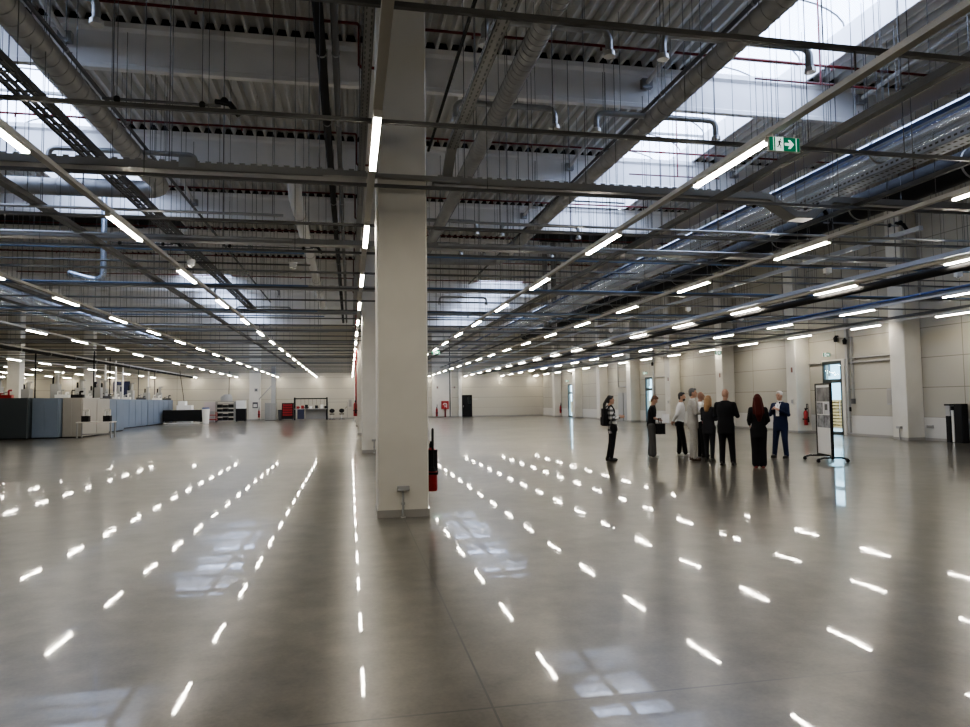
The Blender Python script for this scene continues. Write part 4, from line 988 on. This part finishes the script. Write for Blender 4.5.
def hand(mb, wrist, d, palm_n, thumb_side, s, curl=.5):
    """palm, four unequal bent fingers and a thumb from the side of the palm"""
    d = Vector(d).normalized(); n = Vector(palm_n); n = (n - d * n.dot(d)).normalized(); sd = d.cross(n) * thumb_side
    w_ = Vector(wrist); pc = w_ + d * .045 * s
    R = Matrix((sd, d, n)).transposed()
    mb.ball(pc, (.040 * s, .052 * s, .017 * s), 10, rot=R)
    for i, (off, ln) in enumerate(((.030, .070), (.010, .080), (-.010, .075), (-.029, .058))):
        b = pc + d * .040 * s + sd * off * s; dirn = d
        p = [b]
        for k, f in enumerate((.45, .32, .23)):
            dirn = (dirn + n * curl * (.45 + .2 * k)).normalized(); p.append(p[-1] + dirn * ln * f * s)
        limb(mb, p, [.0095 * s, .009 * s, .008 * s, .007 * s], 6)
    t0 = w_ + d * .022 * s + sd * .030 * s; t1 = t0 + (sd * .8 + d * .6 + n * .3).normalized() * .034 * s; t2 = t1 + (d * .9 + n * .5 + sd * .1).normalized() * .03 * s
    limb(mb, [t0, t1, t2], [.012 * s, .010 * s, .008 * s], 6)

def person(x, y, H, face, label, top, bottom, shoes, hair, skin=SKIN, style='short', jacket=True, arms=None, lean=(), feet=None, head_turn=0, head_nod=0, girth=1.0, fem=False,
           sleeves='long', wide=False, hem=.80, shirt=None, extra=None, beard=None, knee=(0, 0)):
    """local frame: facing +Y, the person's right hand towards +X"""
    s = H / 1.75
    r = empty('person', (x, y, 0), label, 'person', rotz=face)
    ln = sorted(lean) if lean else [(0, 0, 0)]
    def off(z):
        z /= s
        if z <= ln[0][0]: return Vector((ln[0][1], ln[0][2], 0)) * s
        for a, b in zip(ln, ln[1:]):
            if z <= b[0]:
                t = (z - a[0]) / (b[0] - a[0]); return Vector((a[1] + (b[1] - a[1]) * t, a[2] + (b[2] - a[2]) * t, 0)) * s
        return Vector((ln[-1][1], ln[-1][2], 0)) * s
    def P(px, py, pz): return Vector((px * s, py * s, pz * s)) + off(pz * s)
    sh_w = (.150 if fem else .172) * girth ** .5; hip_w = .088
    feet = feet or ((.10, .02), (-.10, -.02))
    arms = arms or (((.05, -.03, -.27), (.03, .06, -.25)), ((-.05, -.03, -.27), (-.03, .06, -.25)))
    skin_mb = MB()
    # torso, neck
    torso = [(.80, .135, .10), (.90, .15, .108), (1.0, .135, .098), (1.10, .125, .09), (1.25, .145, .105), (1.36, .155, .10), (1.43, .12, .075), (1.47, .06, .055)]
    skin_mb.loft([(P(0, 0, z), a * s * girth * .94, b * s * girth * .94) for z, a, b in torso], 16)
    limb(skin_mb, [P(0, -.012, 1.43), P(0, .0, 1.53)], [.056 * s, .052 * s])
    hc = P(0, .015, 1.635); Rh = Matrix.Rotation(head_turn, 3, 'Z') @ Matrix.Rotation(-head_nod, 3, 'X')
    def Hd(v): return hc + Rh @ (Vector(v) * s)
    skin_mb.ball(hc, (.073 * s, .090 * s, .112 * s), 16, rot=Rh)
    skin_mb.ball(Hd((0, .028, -.060)), (.055 * s, .060 * s, .055 * s), 12, rot=Rh)
    skin_mb.ball(Hd((0, .075, -.092)), (.026 * s, .022 * s, .020 * s), 8, rot=Rh)
    limb(skin_mb, [Hd((0, .086, .012)), Hd((0, .104, -.026))], [.011 * s, .016 * s], 8)
    for q in (-1, 1):
        skin_mb.ball(Hd((q * .075, -.002, -.01)), (.010 * s, .020 * s, .032 * s), 8, rot=Rh)
        skin_mb.ball(Hd((q * .034, .076, .030)), (.022 * s, .012 * s, .009 * s), 8, rot=Rh)
    # arms and hands
    top_mb = MB(); slv_end = []
    for q, (e_, w_) in zip((1, -1), arms):
        S0 = P(q * sh_w, -.005, 1.385); E = S0 + Vector(e_) * s; W = E + Vector(w_) * s
        limb(skin_mb, [S0, E, W], [.046 * s, .036 * s, .025 * s], 10)
        d = (W - E).normalized(); inward = Vector((-q, .25, 0))
        if abs(d.x) > .75: inward = Vector((0, -1, .2))
        hand(skin_mb, W, d, inward, 1 if q * 1 > 0 else -1, s, .5)
        if sleeves == 'long':
            limb(top_mb, [S0, E, W - d * .02 * s], [.064 * s * girth ** .4, .053 * s, .040 * s], 12)
        else:
            M_ = S0.lerp(E, .72); limb(top_mb, [S0, M_], [.066 * s, .060 * s], 12)
    # legs
    bot_mb = MB(); ankles = []
    for q, (fx, fy) in zip((1, -1), feet):
        Hp = P(q * hip_w, 0, .90); A = Vector((fx * s, fy * s, .085 * s)) + off(0)
        K = Hp.lerp(A, .51) + Vector((knee[0] * q, .02 + knee[1], 0)) * s
        limb(skin_mb, [Hp, K, A], [.080 * s, .052 * s, .036 * s], 12)
        skin_mb.ball(A + Vector((0, .05 * s, -.045 * s)), (.034 * s, .095 * s, .034 * s), 10)
        if wide: limb(bot_mb, [Hp, K, A + Vector((0, .01, .02 * s))], [.105 * s * girth ** .5, .088 * s, .092 * s], 14)
        else: limb(bot_mb, [Hp, K, A + Vector((0, .005, .0))], [.102 * s * girth ** .5, (.066 if fem else .074) * s, (.048 if fem else .060) * s], 14)
        ankles.append((A, q))
    bot_mb.loft([(P(0, 0, z), a * s * girth, b * s * girth) for z, a, b in ((.82, .155, .118), (.90, .17, .125), (.98, .155, .115), (1.05, .142, .105))], 16)
    fuse(skin_mb, 'body', skin, r, .0075 * s, 2)
    fuse(bot_mb, 'trousers', bottom, r, .012 * s, 4)
    g = girth
    prof = [(hem, .17 if not fem else .165, .125), (.90, .172, .128), (1.0, .160 if not fem else .150, .120), (1.10, .158 if not fem else .138, .115), (1.25, .175 if not fem else .155, .128), (1.34, .180 if not fem else .158, .118), (1.40, .150, .098), (1.44, .11, .082), (1.48, .068, .064)]
    prof = [p for p in prof if p[0] >= hem]
    top_mb.loft([(P(0, 0, z), a * s * g, b * s * g) for z, a, b in prof], 18)
    if sh_w: limb(top_mb, [P(-sh_w, -.005, 1.388), P(0, 0, 1.425), P(sh_w, -.005, 1.388)], [.056 * s, .062 * s, .056 * s], 12)
    fuse(top_mb, 'jacket' if jacket else 'shirt', top, r, .012 * s, 4)
    if shirt:
        sm_ = MB(); cc = P(0, .108 * g, 1.28)
        sm_.add([P(-.045, .126 * g, 1.10), P(.045, .126 * g, 1.10), P(.062, .112 * g, 1.40), P(0, .08, 1.475), P(-.062, .112 * g, 1.40), P(0, .145 * g, 1.25)], [(0, 1, 5), (1, 2, 5), (2, 3, 5), (3, 4, 5), (4, 0, 5)])
        sm_.build('shirt_front', shirt, r)
        MB().loft([(P(0, 0, 1.44), .068 * s, .066 * s), (P(0, 0, 1.50), .062 * s, .060 * s)], 14).build('collar', shirt, r, smooth=50)
    for A, q in ankles:
        sb = MB(); sb.ball((A.x, A.y + .055 * s, .048 * s), (.045 * s, .125 * s, .046 * s), 12); sb.ball((A.x, A.y - .01 * s, .065 * s), (.045 * s, .055 * s, .06 * s), 10); sb.box((A.x - .036 * s, A.y - .06 * s, .002), (A.x + .036 * s, A.y + .15 * s, .022 * s))
        fuse(sb, 'shoe', shoes, r, .009, 2)
    # hair
    hm = HAIRS.get(hair); hb = MB()
    if hm:
        if style != 'bald':
            hb.ball(Hd((0, -.018, .030)), (.082 * s, .090 * s, .098 * s), 16, rot=Rh)
            hb.ball(Hd((0, -.045, -.015)), (.076 * s, .058 * s, .085 * s), 12, rot=Rh)
            hb.ball(Hd((0, .045, .085)), (.055 * s, .045 * s, .034 * s), 10, rot=Rh)
        else:
            hb.ball(Hd((0, -.050, -.030)), (.074 * s, .046 * s, .050 * s), 12, rot=Rh)
        if style == 'long':
            limb(hb, [Hd((0, -.07, 0)), P(0, -.10, 1.45), P(0, -.125 * g, 1.27), P(0, -.115 * g, 1.14)], [.080 * s, .088 * s, .090 * s, .045 * s], 14)
            for q in (-1, 1): limb(hb, [Hd((q * .065, .0, .02)), P(q * .085, -.03, 1.47), P(q * .10, -.09, 1.30)], [.035 * s, .045 * s, .03 * s], 10)
        if style == 'shoulder':
            limb(hb, [Hd((0, -.06, 0)), P(0, -.085, 1.48), P(0, -.105, 1.37)], [.082 * s, .085 * s, .06 * s], 14)
            for q in (-1, 1): limb(hb, [Hd((q * .062, .0, .02)), P(q * .072, -.02, 1.50), P(q * .07, -.03, 1.42)], [.03 * s, .036 * s, .022 * s], 10)
        if style == 'ponytail':
            limb(hb, [Hd((0, -.09, .02)), P(0, -.15, 1.52), P(0, -.16, 1.34), P(.0, -.15, 1.20)], [.04 * s, .045 * s, .04 * s, .02 * s], 10)
        fuse(hb, 'hair', hm, r, .009, 2)
    if beard:
        bb = MB(); bb.ball(Hd((0, .055, -.085)), (.050 * s, .042 * s, .036 * s), 10, rot=Rh); bb.build('beard', HAIRS[beard], r, smooth=60)
    for q in (-1, 1):
        MB().ball(Hd((q * .033, .083, .012)), (.014 * s, .008 * s, .008 * s), 8, rot=Rh).build('eye', EYE, r, smooth=60)
    MB().ball(Hd((0, .089, -.060)), (.024 * s, .010 * s, .006 * s), 8, rot=Rh).build('mouth', LIP, r, smooth=60)
    if extra: extra(r, P, Hd, s)
    return r
RT = -pi / 2     # facing towards the door wall
def ex_plaid(r, P, Hd, s):
    pass
person(6.37, 16.48, 1.63, RT - .3, 'woman in black and white plaid shirt and black leggings standing apart, with a backpack', PLAID, BLACKC, SHB, 'black', style='ponytail', jacket=False, fem=True, girth=1.04,
       lean=((0, 0, 0), (.5, 0, .05), (.9, 0, .10), (1.2, 0, .04), (1.6, 0, .03)), arms=(((.04, .02, -.27), (-.06, .22, .05)), ((-.04, .02, -.27), (.06, .22, .05))), hem=.74, feet=((.07, .03), (-.07, -.05)))
def ex_bag(r, P, Hd, s): pass
person(7.78, 17.11, 1.62, RT - .35, 'man in black t-shirt and wide grey trousers looking down at papers in his hands', BLACKC, GRC, SHW, 'brown', jacket=False, sleeves='short', wide=True, head_nod=.55,
       lean=((0, 0, 0), (1.0, 0, .0), (1.45, 0, .05), (1.7, 0, .10)), arms=(((.03, .05, -.27), (-.06, .22, -.08)), ((-.03, .05, -.27), (.06, .22, -.08))), hem=.88)
person(8.70, 17.3, 1.70, RT - .5, 'man in white shirt and black trousers with hands behind his back', WHC, BLACKC, SHW, 'black', jacket=False, beard='black', head_turn=-.25,
       lean=((0, 0, 0), (.9, 0, -.02), (1.3, 0, .02), (1.7, 0, .05)), arms=(((.06, -.10, -.25), (-.12, -.10, -.17)), ((-.06, -.10, -.25), (.12, -.10, -.17))), hem=.93, feet=((.09, .12), (-.09, -.06)))
person(8.34, 15.95, 1.79, RT - .42, 'man in light grey suit with folded arms and grey hair', LTG, LTG, SHBR, 'grey', girth=1.05, shirt=WHC,
       lean=((0, 0, 0), (1.0, 0, .02), (1.7, 0, .02)), arms=(((.06, .06, -.25), (-.20, .17, .02)), ((-.06, .06, -.25), (.20, .17, .06))), hem=.78, head_turn=-.15)
person(9.05, 16.83, 1.71, RT - .2, 'dark haired man in white shirt half hidden between grey suit and blonde woman', WHC, BLACKC, SHB, None, skin=SKIN2, style='bald', jacket=False, hem=.93,
       arms=(((.03, .05, -.27), (-.12, .2, .04)), ((-.03, .05, -.27), (.12, .2, .04))))
person(8.51, 15.45, 1.60, RT + .65, 'blonde woman in dark blazer seen from behind', DKC, DKC, SHB, 'blonde', style='shoulder', fem=True, girth=1.06, hem=.74, arms=(((.03, .05, -.26), (-.14, .17, .03)), ((-.03, .05, -.26), (.14, .17, .03))), feet=((.08, -.02), (-.1, .06)))
person(8.43, 14.53, 1.75, RT + .75, 'tall bald man in black suit seen from behind', BLACKC, BLACKC, SHB, None, style='bald', girth=1.14, hem=.72, arms=(((.07, .05, -.26), (-.14, .19, .06)), ((-.07, .05, -.26), (.14, .19, .06))), feet=((.13, .04), (-.1, -.02)), head_turn=-.3)
person(8.78, 13.79, 1.61, -.4, 'woman with long dark red hair in black trouser suit, seen from behind', BLACKC, BLACKC, SHR, 'red', style='long', fem=True, girth=1.08, wide=True, hem=.72,
       arms=(((.06, -.02, -.26), (-.04, .2, -.10)), ((-.06, -.02, -.26), (.04, .2, -.10))), feet=((.075, .0), (-.075, .02)), head_turn=-.25)
def ex_badge(r, P, Hd, s):
    MB().tube([P(-.07, .09, 1.45), P(-.02, .165, 1.2), P(.04, .09, 1.46)], .008, 6).build('lanyard', WHC, r); MB().box(P(-.06, .16, 1.10), P(.03, .172, 1.2)).build('badge', WHC, r)
person(10.74, 15.89, 1.69, 2.05, 'white haired man in navy suit and blue shirt talking with raised hands', NAVYC, NAVYC, SHB, 'white', girth=1.14, shirt=WHC, hem=.72, extra=ex_badge,
       arms=(((.07, .06, -.25), (-.16, .16, .14)), ((-.07, .06, -.25), (.16, .16, .12))), feet=((.19, .0), (-.17, .06)), head_turn=-.15)

# what they carry
b = empty('backpack', (6.23, 16.42, 1.04), 'black backpack on the back of the woman in plaid shirt', 'backpack')
MB().bevbox((-.05, -.13, -.16), (.05, .13, .27), .04).build('pack_body', BLACKC, b); MB().bevbox((-.08, -.10, -.14), (-.05, .10, .06), .02).build('front_pocket', DKC, b)
for q in (-.09, .09): MB().tube(bend([(.03, q, .24), (.14, q, .37), (.25, q, .2), (.04, q, -.1)], 4, .06), .013, 6).build('shoulder_strap', BLACKC, b)
b = empty('document', (8.06, 16.84, 1.03), 'white papers held by the man in black t-shirt', 'paper', rotz=-.5)
MB().add([(-.09, -.03, -.12), (.09, -.03, -.12), (.09, .05, .10), (-.09, .05, .10), (-.09, -.022, -.12), (.09, -.022, -.12), (.09, .058, .10), (-.09, .058, .10)], [(0, 3, 2, 1), (4, 5, 6, 7), (0, 1, 5, 4), (1, 2, 6, 5), (2, 3, 7, 6), (3, 0, 4, 7)]).build('sheet', WHC, b)
b = empty('shoulder_bag', (7.92, 16.86, .77), 'small black bag hanging from the arm of the man in t-shirt', 'bag')
MB().bevbox((-.10, -.12, -.15), (.10, .12, .12), .04).build('bag_body', BLACKC, b); MB().tube(bend([(-.03, 0, .12), (-.06, 0, .26), (.02, 0, .26), (.03, 0, .12)], 4, .03), .01, 6).build('strap', BLACKC, b)
b = empty('folder', (8.56, 15.74, 1.02), 'pinkish brochure held by the man in light grey suit', 'brochure'); MB().box((-.015, -.09, -.11), (.015, .09, .11)).build('cover', cloth('brochure_pink', (.38, .16, .17)), b)
